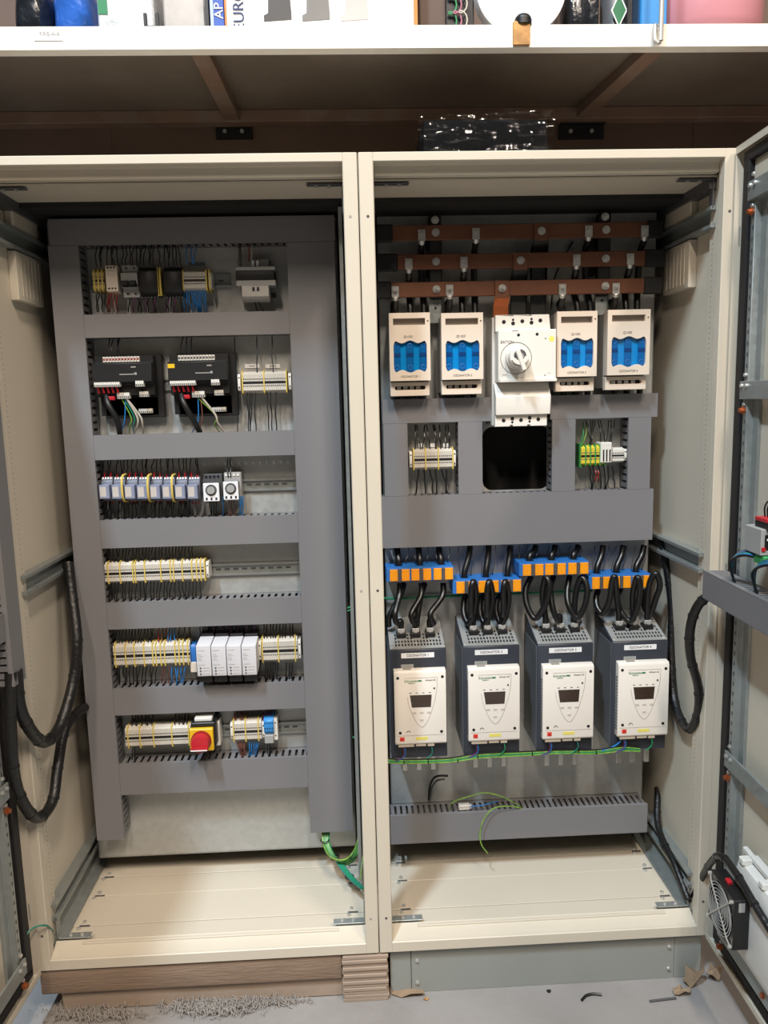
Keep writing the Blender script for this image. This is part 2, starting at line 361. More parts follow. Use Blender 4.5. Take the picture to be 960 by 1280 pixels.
pv = thing('pink_vessel', 'shiny pink round-bottomed vessel at the right end of shelf', 'vessel', (sx(905), .25, ZS))
m = MB(); prof = [(.02, 0), (.11, .004), (.135, .02), (.145, .05), (.147, .12), (.14, .17), (.10, .20), (.05, .215)]
n = 40; c0 = V((sx(836, .12)+.147, .27, ZS))
vsx = [c0+V((r*math.cos(2*math.pi*i/n), r*math.sin(2*math.pi*i/n), z)) for r, z in prof for i in range(n)]
m.add(vsx, [(j*n+i, j*n+(i+1) % n, (j+1)*n+(i+1) % n, (j+1)*n+i) for j in range(len(prof)-1) for i in range(n)]+[list(range(n)), list(range((len(prof)-1)*n, len(prof)*n))])
part('body', m, PINK, pv, smooth=60); part('lid_knob', MB().cyl(c0+V((0, 0, .21)), c0+V((0, 0, .24)), .03, 20), PINK, pv, .003)
rx = at(826, 25, .055).x; rd = thing('hanging_rod', 'grey steel rod hooked over the shelf beam edge', 'rod', (rx, .055, 2.25))
part('rod', MB().cyl((rx, .052, 2.253), (rx, .052, 2.62), .0055, 10), STEEL, rd)
hk = cr([(rx, .055, 2.252), (rx-.008, .055, 2.249), (rx-.013, .055, 2.256), (rx-.0135, .057, 2.275), (rx-.011, .06, 2.29), (rx-.006, .062, 2.285)], 4)
part('hook', MB().tube(hk, .0048, 8), STEEL, rd)
part('top_hook', MB().tube(cr([(rx, .052, 2.618), (rx, .06, 2.64), (rx, .085, 2.64), (rx, .09, 2.6)], 4), .0055, 8), STEEL, rd)

# parcel wrapped in film lying on the cabinet roof
PARCEL = mat('parcel_black', '#0b0b0c', .8); PARCEL.node_tree.nodes['Principled BSDF'].inputs['Specular IOR Level'].default_value = .1
pk = thing('wrapped_parcel', 'black parcel in crinkled clear film on the cabinet roof', 'parcel', ((.15+.49)/2, .12, H))
q = rect(526, 140, 692, 188, .08)
part('black_box', MB().box(q[0]+.006, q[1]-.012, .084, .26, H+.003, H+.097), PARCEL, pk, .010, seg=2)
m = MB(); nx, nz, ny = 44, 16, 20; rn = random.Random(4)
def crink(p):
    x, y, z = p; s_ = .0035*math.sin(43*x+91*z+9*y)+.003*math.sin(97*x-60*z+30*y+1)+.002*math.sin(190*x+140*z+100*y)
    return s_
A0, A1, B0, B1, C0, C1 = q[0], q[1], .078, .272, H+.001, H+.100
def film(u0, u1, w0, w1, nu, nw, fn):
    vs_ = []; fs = []
    for j in range(nw+1):
        for i in range(nu+1): vs_.append(fn(u0+(u1-u0)*i/nu, w0+(w1-w0)*j/nw))
    fs = [(j*(nu+1)+i, j*(nu+1)+i+1, (j+1)*(nu+1)+i+1, (j+1)*(nu+1)+i) for j in range(nw) for i in range(nu)]
    m.add(vs_, fs)
def tz(x): return C1+.012*((x-A0)/(A1-A0))
film(A0, A1, 0, 1, nx, nz, lambda x, t: V((x, B0-.004-abs(crink((x, 0, t*.1)))*.5, C0+(tz(x)-C0)*t)))
film(A0, A1, B0, B1, nx, ny, lambda x, y: V((x, y, tz(x)+crink((x, y, 0))*.5)))
film(B0, B1, 0, 1, ny, nz, lambda y, t: V((A0-.004+crink((0, y, t*.1)), y, C0+(C1-C0)*t)))
film(B0, B1, 0, 1, ny, nz, lambda y, t: V((A1+.004+crink((0, y, t*.1))*1.5, y, C0+(C1+.012-C0)*t)))
FILM = bpy.data.materials.new('clear_film'); FILM.use_nodes = True; nt = FILM.node_tree; nt.nodes.clear()
o_ = nt.nodes.new('ShaderNodeOutputMaterial'); mxs = nt.nodes.new('ShaderNodeMixShader'); tr = nt.nodes.new('ShaderNodeBsdfTransparent'); gl = nt.nodes.new('ShaderNodeBsdfGlossy')
gl.inputs['Roughness'].default_value = .07; fr = nt.nodes.new('ShaderNodeLayerWeight'); fr.inputs[0].default_value = .35
mr = nt.nodes.new('ShaderNodeMapRange'); mr.inputs[3].default_value = .03; mr.inputs[4].default_value = .20
nt.links.new(fr.outputs['Facing'], mr.inputs[0]); nt.links.new(mr.outputs[0], mxs.inputs[0]); nt.links.new(tr.outputs[0], mxs.inputs[1]); nt.links.new(gl.outputs[0], mxs.inputs[2]); nt.links.new(mxs.outputs[0], o_.inputs[0])
nzb = nt.nodes.new('ShaderNodeTexNoise'); nzb.inputs['Scale'].default_value = 16; nzb.inputs['Detail'].default_value = 1; tcb = nt.nodes.new('ShaderNodeTexCoord')
mpb = nt.nodes.new('ShaderNodeMapping'); mpb.inputs['Scale'].default_value = (.45, 1, 2.2); nt.links.new(tcb.outputs['Object'], mpb.inputs[0]); nt.links.new(mpb.outputs[0], nzb.inputs['Vector'])
bpb = nt.nodes.new('ShaderNodeBump'); bpb.inputs['Strength'].default_value = .35; bpb.inputs['Distance'].default_value = .01; rpb = nt.nodes.new('ShaderNodeValToRGB'); cre = rpb.color_ramp.elements; cre[0].position = .44; cre[0].color = (0, 0, 0, 1); cre[1].position = .58; cre[1].color = (0, 0, 0, 1); cre.new(.51).color = (1, 1, 1, 1); nt.links.new(nzb.outputs['Fac'], rpb.inputs[0]); nt.links.new(rpb.outputs[0], bpb.inputs['Height']); nt.links.new(bpb.outputs[0], gl.inputs['Normal'])
part('film', m, FILM, pk, smooth=50)

# ---------------------------------------------------------------- cabinets
def screw_mb(): return MB().cyl((0, 0, 0), (0, -.003, 0), .0052, 8).cyl((0, -.003, 0), (0, -.005, 0), .004, 8)
FRONT = None; UPR = (-math.pi/2, 0, 0); FACE_L = (0, 0, -math.pi/2); FACE_R = (0, 0, math.pi/2)
def scr(parent, pos, rot=None): return stamp('screw', 'screw', screw_mb, STEEL, parent, pos, rot)
HOLE = rect(603, 533, 687, 612, YP)
def cabinet(side):
    s = side; xa, xb = (-W, -.0012) if s < 0 else (.0012, W)
    c = thing('electrical_cabinet', 'beige steel cabinet with open door, ' + ('terminal rows inside' if s < 0 else 'copper busbars and four motor starters inside'), 'cabinet', ((xa+xb)/2, .2, 0))
    fw = .034
    # front frame: posts and rails with a folded inner return
    for e in (xa, xb):
        d = 1 if e == xa else -1
        part('frame_post', MB().prism([(e, 0), (e+d*fw, 0), (e+d*fw, .028), (e+d*(fw-.008), .028), (e+d*(fw-.008), .05), (e, .05)], 'z', 0, H), CREAM, c, .002)
        wall = (e < 0) == (d > 0)
        st = e+d*(fw-.007 if not wall else .026)
        hs = MB(); z = .1
        while z < 1.9:
            if wall: hs.cyl((e+d*.0262, .066, z), (e+d*.027, .066, z), .0018, 5)
            z += .0125
        if wall:
            part('perforated_strip', MB().box(e+d*.014, e+d*.026, .05, .082, .04, 1.95), CREAM, c)
            part('perforation', hs, PRINTL, c, kind='stuff')
        for z in (1.886, 1.848, 1.80, .1):
            sxp = e+d*(fw+.001)
            scr(c, (e+d*(fw-.008), .038, z), FACE_R if d < 0 else FACE_L)
        for z in (1.86, .98, .1): part('frame_hole', MB().cyl((e+d*.019, -.0004, z), (e+d*.019, .002, z), .0035, 8), PRINTL if e == -.0012 else PRINT, c)
    part('frame_rail', MB().prism([(0, 0), (0, .03), (.012, .03), (.05, .05), (.05, 0)], 'x', xa+fw-.002, xb-fw+.002), CREAM, c, .002)
    part('frame_rail', MB().prism([(0, H-.021), (0, H), (.05, H), (.05, H-.045), (.03, H-.045), (.026, H-.021)], 'x', xa+fw-.002, xb-fw+.002), CREAM, c, .002)
    part('sill', MB().box(xa+fw+.07, xb-fw-.07, .036, .05, .028, .0475), CREAM, c, .001)
    # panels
    part('roof_panel', MB().box(xa, xb, .05, .47, H-.012, H), CREAM, c)
    part('inner_roof', MB().box(xa+.02, xb-.02, .05, .20, H-.05, H-.046), CREAM, c)
    part('roof_gap_dark_fill', MB().box(xa+.016, xb-.016, .20, .455, H-.062, H-.014), DARKBACK, c)  # added dark box, its colour stands in for the unlit gap behind inner_roof
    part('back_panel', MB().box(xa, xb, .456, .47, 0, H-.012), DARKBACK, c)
    wx = (xa, xa+.014) if s < 0 else (xb-.014, xb)
    part('side_panel', MB().box(*wx, .05, .456, 0, H-.012), CREAM, c)
    # floor plates with clamps
    ys = (.05, .13, .26, .35, .455)
    for i in range(4):
        part('floor_plate', MB().box(xa+.012, xb-.012, ys[i]+.0012, ys[i+1]-.0012, .016, .0285+.001*(i % 2)), CREAM, c, .0008)
        if i:
            for xx in (xa+.07, xb-.075):
                for dy in (-.012, .014): scr(c, (xx+dy*.3, ys[i]+dy, .030), UPR)
                part('plate_clamp', MB().box(xx-.006, xx+.022, ys[i]-.0022, ys[i]+.0022, .0285, .031), GREYD, c)
    for e, d in ((xa, 1), (xb, -1)):
        b = part('corner_bracket', MB().box(e+d*fw, e+d*(fw+.085), .052, .074, .05, .053).box(e+d*fw, e+d*(fw+.003), .052, .074, .05, .12), ZINC, c, .0006)
        for k in (.032, .062): scr(b, (e+d*(fw+k), .063, .053), UPR)
        b = part('corner_bracket', MB().box(e+d*fw, e+d*(fw+.085), .05, .07, H-.056, H-.053).box(e+d*fw, e+d*(fw+.003), .05, .07, H-.12, H-.053), GREYD, c, .0006)
        for k in (.032, .062): scr(b, (e+d*(fw+k), .06, H-.056), (math.pi/2, 0, 0))
    # side rails
    d = 1 if s < 0 else -1; e = (xa if s < 0 else xb)+d*.014
    def chan(z0, z1, y0=.052, y1=.44, dep=.026):
        return MB().prism([(e, z0), (e+d*dep, z0), (e+d*dep, z0+.008), (e+d*.008, z0+.010), (e+d*.008, z1-.010), (e+d*dep, z1-.008), (e+d*dep, z1), (e, z1)], 'y', y0, y1)
    for z0, z1 in ((1.835, 1.885), (.985, 1.035), (.105, .15)):
        r = part('side_rail', chan(z0, z1), ZINC, c)
        scr(r, (e+d*.008, .066, (z0+z1)/2), FACE_R if d < 0 else FACE_L)
    hm = MB()
    r = part('floor_rail', MB().prism([(e, .031), (e+d*.034, .031), (e+d*.034, .036), (e+d*.004, .072), (e, .072)], 'y', .055, .45), ZINC, c)
    for k in range(26): hm.box(e+d*.0150, e+d*.022, .07+k*.0142, .076+k*.0142, .0555-.001, .0565) if False else None
    part('top_side_rail', MB().box(e, e+d*.03, .055, .45, H-.075, H-.05), GREYD, c)
    # filter box on the side wall
    fz0, fz1 = 1.712, 1.95
    fb = part('filter_box', MB().box(e, e+d*.022, .175, .335, fz0, 1.832), CREAM, c, .004, seg=2)
    part('filter_box_upper', MB().box(e, e+d*.022, .175, .335, 1.888, 1.93), CREAM, c, .004)
    for k in range(6): part('groove', MB().box(e+d*.0215, e+d*.0232, .20+k*.022, .206+k*.022, fz0+.012, 1.82), CREAM, fb)
    # mounting plate
    m0, m1 = xa+.055, xb-.055
    if s < 0:
        mp = part('mounting_plate', MB().box(m0, m1, YP, YP+.003, .096, 1.942), GALV, c)
    else:
        h = rrect(HOLE[0], HOLE[1], HOLE[2], HOLE[3], .028)
        mp = part('mounting_plate', MB().holed([(m0, .096), (m1, .096), (m1, 1.942), (m0, 1.942)], [h], 'y', YP, YP+.003), GALV, c)
    part('plate_fold', MB().box(m0-.001, m0+.001, YP, YP+.03, .096, 1.942), GALV, mp); part('plate_fold', MB().box(m1-.001, m1+.001, YP, YP+.03, .096, 1.942), GALV, mp)
    part('plate_fold', MB().box(m0, m1, YP, YP+.03, .094, .097), GALV, mp)
    return c
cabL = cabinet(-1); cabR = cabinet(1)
# zinc uprights seen between the left plate and the centre posts
for x in (-.0495, -.036):
    part('rear_upright', MB().box(x, x+.010, .20, .40, .06, 1.93), ZINC, cabL, .001)
part('rear_upright', MB().box(.022, .034, .36, .42, .06, 1.93), ZINC, cabR, .001)

# plinth and packaging under the cabinets
pl = thing('cabinet_plinth', 'grey steel plinth under the right cabinet', 'plinth', (.45, .2, FZ))
part('plinth_front', MB().box(.085, .80, .018, .03, FZ, -.003), PLINTH, pl, .001)
part('plinth_corner', MB().box(.028, .084, .018, .07, FZ, -.003), PLINTH, pl, .002); part('plinth_corner', MB().box(.801, .875, .018, .07, FZ, -.003), PLINTH, pl, .002)
part('plinth_side', MB().box(.86, .875, .07, .44, FZ, -.003), PLINTH, pl); part('plinth_side', MB().box(.028, .04, .07, .44, FZ, -.003), PLINTH, pl); part('plinth_back', MB().box(.028, .875, .44, .455, FZ, -.003), PLINTH, pl)
for x in (.10, .785):
    for z in (-.04, -.105): scr(pl, (x, .018, z))
one('cardboard_packing', MB().box(-.885, -.10, .006, .42, FZ+.062, -.004), CARD, 'long brown cardboard packing directly under the left cabinet', 'cardboard', bevel=.006, seg=2)
one('cardboard_packing', MB().box(-.84, -.045, .02, .40, FZ, FZ+.061), CARDL, 'lower flat cardboard slab lying on the floor', 'cardboard', bevel=.004)
m = MB(); 
for k in range(13):
    z = FZ+.0101*k; m.box(-.098+.002*math.sin(k*2.1), .02+.003*math.sin(k*1.7), -.004+.002*math.sin(k*3.3), .30, z, z+.0092)
one('folded_cardboard', m, CARDL, 'folded stack of cardboard layers between packing and plinth', 'cardboard', bevel=.001)
def flake(px, py, size, seed, mat_, label, cat, z=FZ, lift=.02, n=9, group=None):
    d = F_ + R_*((px-480)/FPX) + U_*((640-py)/FPX); p = CP+d*((z-CP.z)/d.z); rn = random.Random(seed)
    m = MB(); ou = []
    for i in range(n):
        w = 2*math.pi*i/n; r = size*rn.uniform(.55, 1); ou.append(V((p.x+r*math.cos(w)*1.2, p.y+r*math.sin(w)*.8, z+.003+lift*rn.random())))
    c = V((p.x, p.y, z+.002+lift*.6)); t = V((0, 0, .002))
    m.add([c]+ou+[c-t]+[o-t for o in ou], [(0, 1+i, 1+(i+1) % n) for i in range(n)]+[(n+1, n+2+(i+1) % n, n+2+i) for i in range(n)]+[(1+i, n+2+i, n+2+(i+1) % n, 1+(i+1) % n) for i in range(n)])
    return one('paper_scrap', m, mat_, label, cat, group)
flake(868, 1228, .036, 1, PAPERD, 'torn brown paper scrap at the right plinth corner', 'scrap', lift=.045)
flake(851, 1243, .022, 2, PAPERD, 'small torn paper tongue below the plinth corner', 'scrap', lift=.02)
flake(893, 1224, .024, 3, PAPERD, 'curled brown scrap beside the open right door', 'scrap', lift=.05)
flake(510, 1240, .05, 4, PAPERD, 'flat torn cardboard sliver at the left plinth foot', 'scrap', lift=.015)
flake(457, 1246, .018, 6, CARDL, 'small cardboard stub in front of the folded stack', 'scrap', lift=.05)
def fluff(px, py, w, h, n, seed, label):
    rn = random.Random(seed); m = MB()
    for k in range(n):
        d = F_ + R_*((px+rn.gauss(0, w*.42)-480)/FPX) + U_*((640-py-rn.gauss(0, h*.4))/FPX); p = CP+d*((FZ-CP.z)/d.z)
        a = rn.uniform(0, 6.3); L = rn.uniform(.006, .018); z0 = FZ+.002+rn.random()*.012
        m.tube(cr([p+V((0, 0, z0-p.z)), p+V((math.cos(a)*L*.5, math.sin(a)*L*.5, z0-p.z+rn.uniform(0, .018))), p+V((math.cos(a+.6)*L, math.sin(a+.6)*L, z0-p.z+rn.uniform(-.001, .006)))], 2), rn.uniform(.0005, .0013), 4)
    return one('packing_fluff', m, FLUFF, label, 'fluff', 'fluff on the floor', kind='stuff')
fluff(118, 1272, 60, 8, 420, 1, 'grey fluff heap at the left on the floor'); fluff(265, 1263, 70, 11, 700, 2, 'grey shredded fluff heap under the middle of packing'); fluff(345, 1256, 40, 4, 160, 3, 'thin trail of grey fluff along the packing')
def floorwire(pts, r, mt, label):
    P = []
    for px, py in pts:
        d = F_ + R_*((px-480)/FPX) + U_*((640-py)/FPX); p = CP+d*((FZ-CP.z)/d.z); P.append(V((p.x, p.y, FZ+r+.0005)))
    one('wire_offcut', MB().tube(cr(P, 4), r, 6), mt, label, 'wire')
floorwire([(727, 1252), (733, 1246), (742, 1244), (752, 1245)], .0035, BLACK, 'curved black wire offcut on the concrete')
floorwire([(812, 1253), (828, 1251), (845, 1249)], .003, GREYD, 'straight dark wire offcut on the concrete')
flake(533, 1250, .008, 8, RUST, 'tiny rust coloured chip on the concrete', 'chip', lift=.004)
flake(686, 1240, .007, 9, BLACK, 'tiny dark chip near the plinth', 'chip', lift=.004)
# ---------------------------------------------------------------- cable ducts
def duct(x0, x1, z0, z1, axis, label, yf=YF, yb=YP, frame=ID, pitch=.0195, slot=.0075, group=None, sub=False):
    d = thing('cable_duct', label, 'cable duct', ((x0+x1)/2, (yf+yb)/2, z0), group, frame)
    part('duct_base', MB().box(x0+.002, x1-.002, yb-.0025, yb, z0+.002, z1-.002), DUCTIN, d)
    a0, a1 = (x0, x1) if axis == 'h' else (z0, z1)
    ya, yc = yb-.014, yf+.002
    for e, dr in (((z0, 1), (z1, -1)) if axis == 'h' else ((x0, 1), (x1, -1))):
        m = MB(); lo, hi = sorted((e+dr*.002, e+dr*.004))
        def bx(u0, u1, y0, y1):
            if axis == 'h': m.box(u0, u1, y0, y1, lo, hi)
            else: m.box(lo, hi, y0, y1, u0, u1)
        bx(a0+.002, a1-.002, ya, yb); n = int((a1-a0-.01)/pitch); st = a0+.004
        for i in range(n+1):
            u0 = st+i*pitch; u1 = min(u0+pitch-slot, a1-.003)
            if u1 > u0: bx(u0, u1, yc+.012, ya)
        bx(a0+.002, a1-.002, yc, yc+.012)
        part('slotted_wall', m, DUCTIN, d, smooth=0, kind='stuff')
    m = MB().box(x0, x1, yf, yf+.002, z0, z1)
    if axis == 'h': m.box(x0, x1, yf+.002, yf+.010, z0, z0+.0018).box(x0, x1, yf+.002, yf+.010, z1-.0018, z1)
    else: m.box(x0, x0+.0018, yf+.002, yf+.010, z0, z1).box(x1-.0018, x1, yf+.002, yf+.010, z0, z1)
    part('cover', m, DUCT, d, smooth=0)
    return d
duct(-.802, -.060, 1.862, 1.928, 'h', 'grey slotted duct across the top of the left cabinet')
duct(-.808, -.730, .192, 1.861, 'v', 'tall grey vertical duct at the left of terminal rows')
duct(-.188, -.062, .184, 1.861, 'v', 'tall wide grey vertical duct at the right of terminal rows')
ROWD = [(102, 391, 360, 420, 'grey slotted duct between transformer row and black controllers'), (118, 541, 366, 572, 'grey slotted duct between black controllers and relay row'),
        (122, 647, 372, 682, 'grey slotted duct just below the relay row'), (130, 750, 374, 783, 'grey slotted duct above the four white modules'),
        (137, 857, 378, 890, 'grey slotted duct under the four white modules'), (145, 951, 383, 989, 'lowest grey slotted duct under the red rotary switch')]
RZ = []
for a, b, c, d, lab in ROWD:
    q = rect(a, b, c, d, YF); RZ.append(q); duct(-.7295, -.1885, q[2], q[3], 'h', lab)
q = rect(478, 498, 615, 528, YF); duct(q[0], q[1], q[2], q[3], 'h', 'grey duct below the two left fuse switches'); t0 = q[2]
q2 = rect(688, 493, 822, 525, YF); duct(q2[0], q2[1], q[2], q[3], 'h', 'grey duct below the two right fuse switches')
wz = rect(477, 616, 816, 680, YF); duct(wz[0], wz[1], wz[2], wz[3], 'h', 'wide grey duct above the blue current transformers')
VD = []
for a, b, lab in ((480, 510, 'short vertical duct at far left of the small terminals'), (573, 603, 'short vertical duct left of the black plate cutout'), (690, 719, 'short vertical duct right of the black plate cutout'), (785, 813, 'short vertical duct at far right of green yellow terminals')):
    v = rect(a, 530, b, 614, YF); VD.append(v); duct(v[0], v[1], wz[3]+.0005, t0-.0005, 'v', lab)
bd = rect(488, 1013, 809, 1048, YF-.005); BD = duct(bd[0], bd[1], bd[2], bd[3], 'h', 'grey slotted duct at the bottom of the right cabinet', yf=YF-.005, pitch=.0172, slot=.007)
# partial cross ducts left and right of the cutout, behind
def rail(x0, x1, z, label, y=YP):
    h = .0175
    pr = [(y, z-h), (y-.0075, z-h), (y-.0075, z-h+.005)]
    m = MB().prism([(y-.0005, z-.0125), (y-.0075, z-.0125), (y-.0075, z-h), (y-.009, z-h), (y-.009, z-.011), (y-.002, z-.011), (y-.002, z+.011), (y-.009, z+.011), (y-.009, z+h), (y-.0075, z+h), (y-.0075, z+.0125), (y-.0005, z+.0125)], 'x', x0, x1)
    r = thing('din_rail', label, 'mounting rail', ((x0+x1)/2, y-.005, z-h)); part('rail_profile', m, ZINC, r, smooth=0)
    k = x0+.02; s_ = MB()
    while k < x1-.02: s_.box(k, k+.015, y-.0024, y-.0018, z-.003, z+.003); k += .025
    part('rail_slot', s_, GREYD, r, smooth=0, kind='stuff')
    return r
def zc(px, py, Y=.33): return at(px, py, Y).z
XL, XR = -.7285, -.1895
r1 = zc(275, 350); rail(XL, at(288, 350, .34).x, r1, 'short mounting rail of the transformer row')
r2 = zc(290, 478); rail(XL, XR, r2, 'mounting rail behind the black controllers')
r3 = zc(335, 606); rail(XL, XR, r3, 'mounting rail of the relay row, bare at its right end')
r4 = zc(315, 712); rail(XL, XR, r4, 'mounting rail half bare beside the long terminal strip')
r5 = zc(290, 818); rail(XL, XR, r5, 'mounting rail behind the four white modules')
r6 = zc(280, 915); rail(XL, XR, r6, 'mounting rail behind the red rotary switch')
ra = zc(541, 575); rail(VD[0][1]+.002, VD[1][0]-.002, ra, 'short mounting rail left of the cutout')
rb = zc(755, 569); rail(VD[2][1]+.002, VD[3][0]-.002, rb, 'short mounting rail right of the cutout')

# ---------------------------------------------------------------- wires
def wire(pts, r, mt, label, group, name='wire', n=4, sides=5, cat='wire'):
    return one(name, MB().tube(cr(pts, n), r, sides), mt, label, cat, group, smooth=60)
MASS = {}
ORD = ['first', 'second', 'third', 'fourth', 'fifth', 'sixth', 'seventh', 'eighth', 'ninth', 'tenth', 'eleventh', 'twelfth']
def wires(xs, py0, py1, mt, label, r=.0016, Ya=.325, Yb=.300, spread=4, seed=1, x2=None, sag=.012, mass=False):
    rn = random.Random(seed); xs = list(xs); od = sorted(range(len(xs)), key=lambda i: xs[i])
    for i, px in enumerate(xs):
        pe = (x2[i] if x2 else px+rn.uniform(-spread, spread))
        a, b = at(px, py0, Ya), at(pe, py1, Yb); mid = (a+b)/2+V((rn.uniform(-.0032, .0032), -sag*rn.uniform(.3, 1), rn.uniform(-.003, .003)))
        m1 = a*.75+b*.25+V((rn.uniform(-.0012, .0012), -sag*.6, 0)); m2 = a*.25+b*.75+V((0, -sag*.6, 0))
        mm = mt if not isinstance(mt, list) else mt[i % len(mt)]
        if mass: MASS.setdefault(mm, MB()).tube(cr([a, m1, mid, m2, b], 4), r, 5); continue
        wire([a, m1, mid, m2, b], r, mm, label+((', %s from the left' % ORD[od.index(i)]) if 1 < len(xs) <= 12 else ''), label[:60])
def rng(a, b, st): 
    o = []; 
    while a <= b: o.append(a); a += st
    return o

# ---------------------------------------------------------------- terminal strips
def strip(label, px0, px1, py0, py1, rz, seps, ends=(1, 1), body=TERM, sepm=YELLOW, bw=.0052, yf=.292, dark=True, frame_label=None):
    x0, x1, z0, z1 = rect(px0, py0, px1, py1, yf); zc_ = (z0+z1)/2; h = (z1-z0)/2; yb = YP-.0095; ym = yf+.016
    t = thing('terminal_strip', label, 'terminal strip', ((x0+x1)/2, (yf+yb)/2, z0))
    prof = [(yb, zc_-h*.8), (ym, zc_-h*.95), (yf+.003, zc_-h*.78), (yf, zc_-h*.70), (yf, zc_+h*.70), (yf+.003, zc_+h*.78), (ym, zc_+h*.95), (yb, zc_+h*.8)]
    big = [(yb, zc_-h*.9), (ym, zc_-h*1.06), (yf-.001, zc_-h*.92), (yf-.0025, zc_-h*.7), (yf-.0025, zc_+h*.7), (yf-.001, zc_+h*.92), (ym, zc_+h*1.06), (yb, zc_+h*.9)]
    sx_ = sorted(at(p, (py0+py1)/2, yf).x for p in seps)
    e0 = x0+(.008 if ends[0] else 0); e1 = x1-(.008 if ends[1] else 0)
    for k, e in enumerate(((x0, x0+.0075), (x1-.0075, x1))):
        if ends[k]:
            b = part('end_stop', MB().prism([(yb, zc_-h*.72), (yf+.004, zc_-h*.72), (yf+.001, zc_-h*.5), (yf+.001, zc_+h*.5), (yf+.004, zc_+h*.72), (yb, zc_+h*.72)], 'x', *e), body if body != TERM else WHITE, t, .0005)
            for zz in (-.42, .42): part('screw_hole', MB().cyl(((e[0]+e[1])/2, yf+.0004, zc_+h*zz), ((e[0]+e[1])/2, yf+.003, zc_+h*zz), .0022, 7), BLACK, b)
    edges = [e0]+[s_ for s_ in sx_ if e0+.003 < s_ < e1-.003]+[e1]
    for s_ in sx_: part('separator', MB().prism(big, 'x', s_-.0016, s_+.0016), sepm, t)
    for a, b in zip(edges[:-1], edges[1:]):
        a += .0012; b -= .0012; L = b-a
        if L < .003: continue
        n = max(1, round(L/bw)); m = MB(); dk = MB(); gv = MB()
        for i in range(n):
            u0 = a+L*i/n+.0002; u1 = a+L*(i+1)/n-.0003; m.prism(prof, 'x', u0, u1); c = (u0+u1)/2
            for zz in (.27, -.32): dk.box(c-.0015, c+.0015, yf-.0003, yf+.001, zc_+h*zz-.0018, zc_+h*zz+.0018)
        if dark: gv.box(a, b, yf-.0004, yf+.001, zc_-h*.14, zc_+h*.08)
        g = part('terminal_group', m, body, t, smooth=0, kind='stuff'); part('clamp_hole', dk, GREYD, g, smooth=0, kind='stuff')
        if dark: part('bridge_slot', gv, BLACK, g, smooth=0)
    return t
strip('small beige-yellow terminal group at the start of the transformer row', 115, 131, 336, 365, r1, (118, 123, 128), (0, 0), TERMY, YELLOW)
strip('grey terminal strip with blue wires left of the transformer', 227, 264, 336, 364, r1, (229, 258, 262), (0, 1), TERM, YELLOW)
strip('white terminal strip under two paper tags right of the controllers', 297, 364, 463, 492, r2, (303, 330, 358), (1, 1))
strip('long white terminal strip alone on the half bare rail', 130, 261, 701, 729, r4, (135, 150, 166, 169, 181, 201, 213, 217, 228, 240, 246, 251, 256), (0, 1))
strip('yellow-ribbed terminal strip left of the four white modules', 141, 238, 803, 834, r5, (144, 157, 168, 180, 191, 195, 201, 206, 219, 224, 229, 235), (0, 0))
strip('white terminal strip right of the four white modules', 323, 376, 797, 829, r5, (328, 348, 369), (1, 1))
strip('long white terminal strip left of the red rotary switch', 156, 239, 907, 935, r6, (160, 175, 192, 215, 236), (0, 0))
strip('white terminal strip with brown and blue wires right of rotary switch', 288, 331, 900, 928, r6, (292, 307, 323), (1, 1))
strip('white terminal strip with yellow ribs left of the cutout', 512, 570, 560, 588, ra, (517, 532, 548, 566), (1, 1))

def simple(name, label, cat, q, yf, yb=YP-.009):
    return thing(name, label, cat, ((q[0]+q[1])/2, (yf+yb)/2, q[2]))
# row 1 devices
q = rect(132, 330, 147, 366, .285)
t = simple('signal_converter', 'slim white converter module beside the small terminals', 'module', q, .285)
part('housing', MB().prism([(.341, q[2]+.002), (.30, q[2]), (.285, q[2]+.004), (.285, q[3]-.004), (.30, q[3]), (.341, q[3]-.002)], 'x', q[0], q[1]), BEIGE, t, .001)
for k in range(3):
    for zz in (q[2]+.011, q[3]-.009): part('screw_hole', MB().cyl((q[0]+(q[1]-q[0])*(k+.9)/3.8, .2846, zz), (q[0]+(q[1]-q[0])*(k+.9)/3.8, .287, zz), .0028, 8), BLACK, t)
part('print', MB().box(q[0]+.005, q[1]-.01, .2846, .286, q[2]+.045, q[2]+.046).box(q[0]+.005, q[1]-.008, .2846, .286, q[2]+.056, q[2]+.057), PRINTL, t)
q = rect(151, 330, 172, 371, .285)
t = simple('circuit_breaker', 'two-pole miniature circuit breaker with black toggles', 'breaker', q, .285)
zt = q[2]+(q[3]-q[2])*.42; zl = q[2]+(q[3]-q[2])*.28
part('housing', MB().prism([(.341, q[2]), (.30, q[2]), (.30, zl), (.285, zl), (.285, q[3]-.022), (.30, q[3]-.018), (.30, q[3]), (.341, q[3])], 'x', q[0], q[1]), GREYP, t, .001)
for k in (.28, .74):
    x = q[0]+(q[1]-q[0])*k
    part('toggle', MB().prism([(.285, zl+.004), (.27, zl+.006), (.268, zl+.016), (.285, zt+.006)], 'x', x-.008, x+.008), BLACK, t, .001)
    for zz in (q[2]+.009, q[3]-.008): part('screw_hole', MB().cyl((x, .2996, zz), (x, .302, zz), .003, 8), BLACK, t)
part('toggle_recess', MB().box(q[0]+.001, q[1]-.001, .2846, .287, zl+.001, zl+.010), BLACK, t)
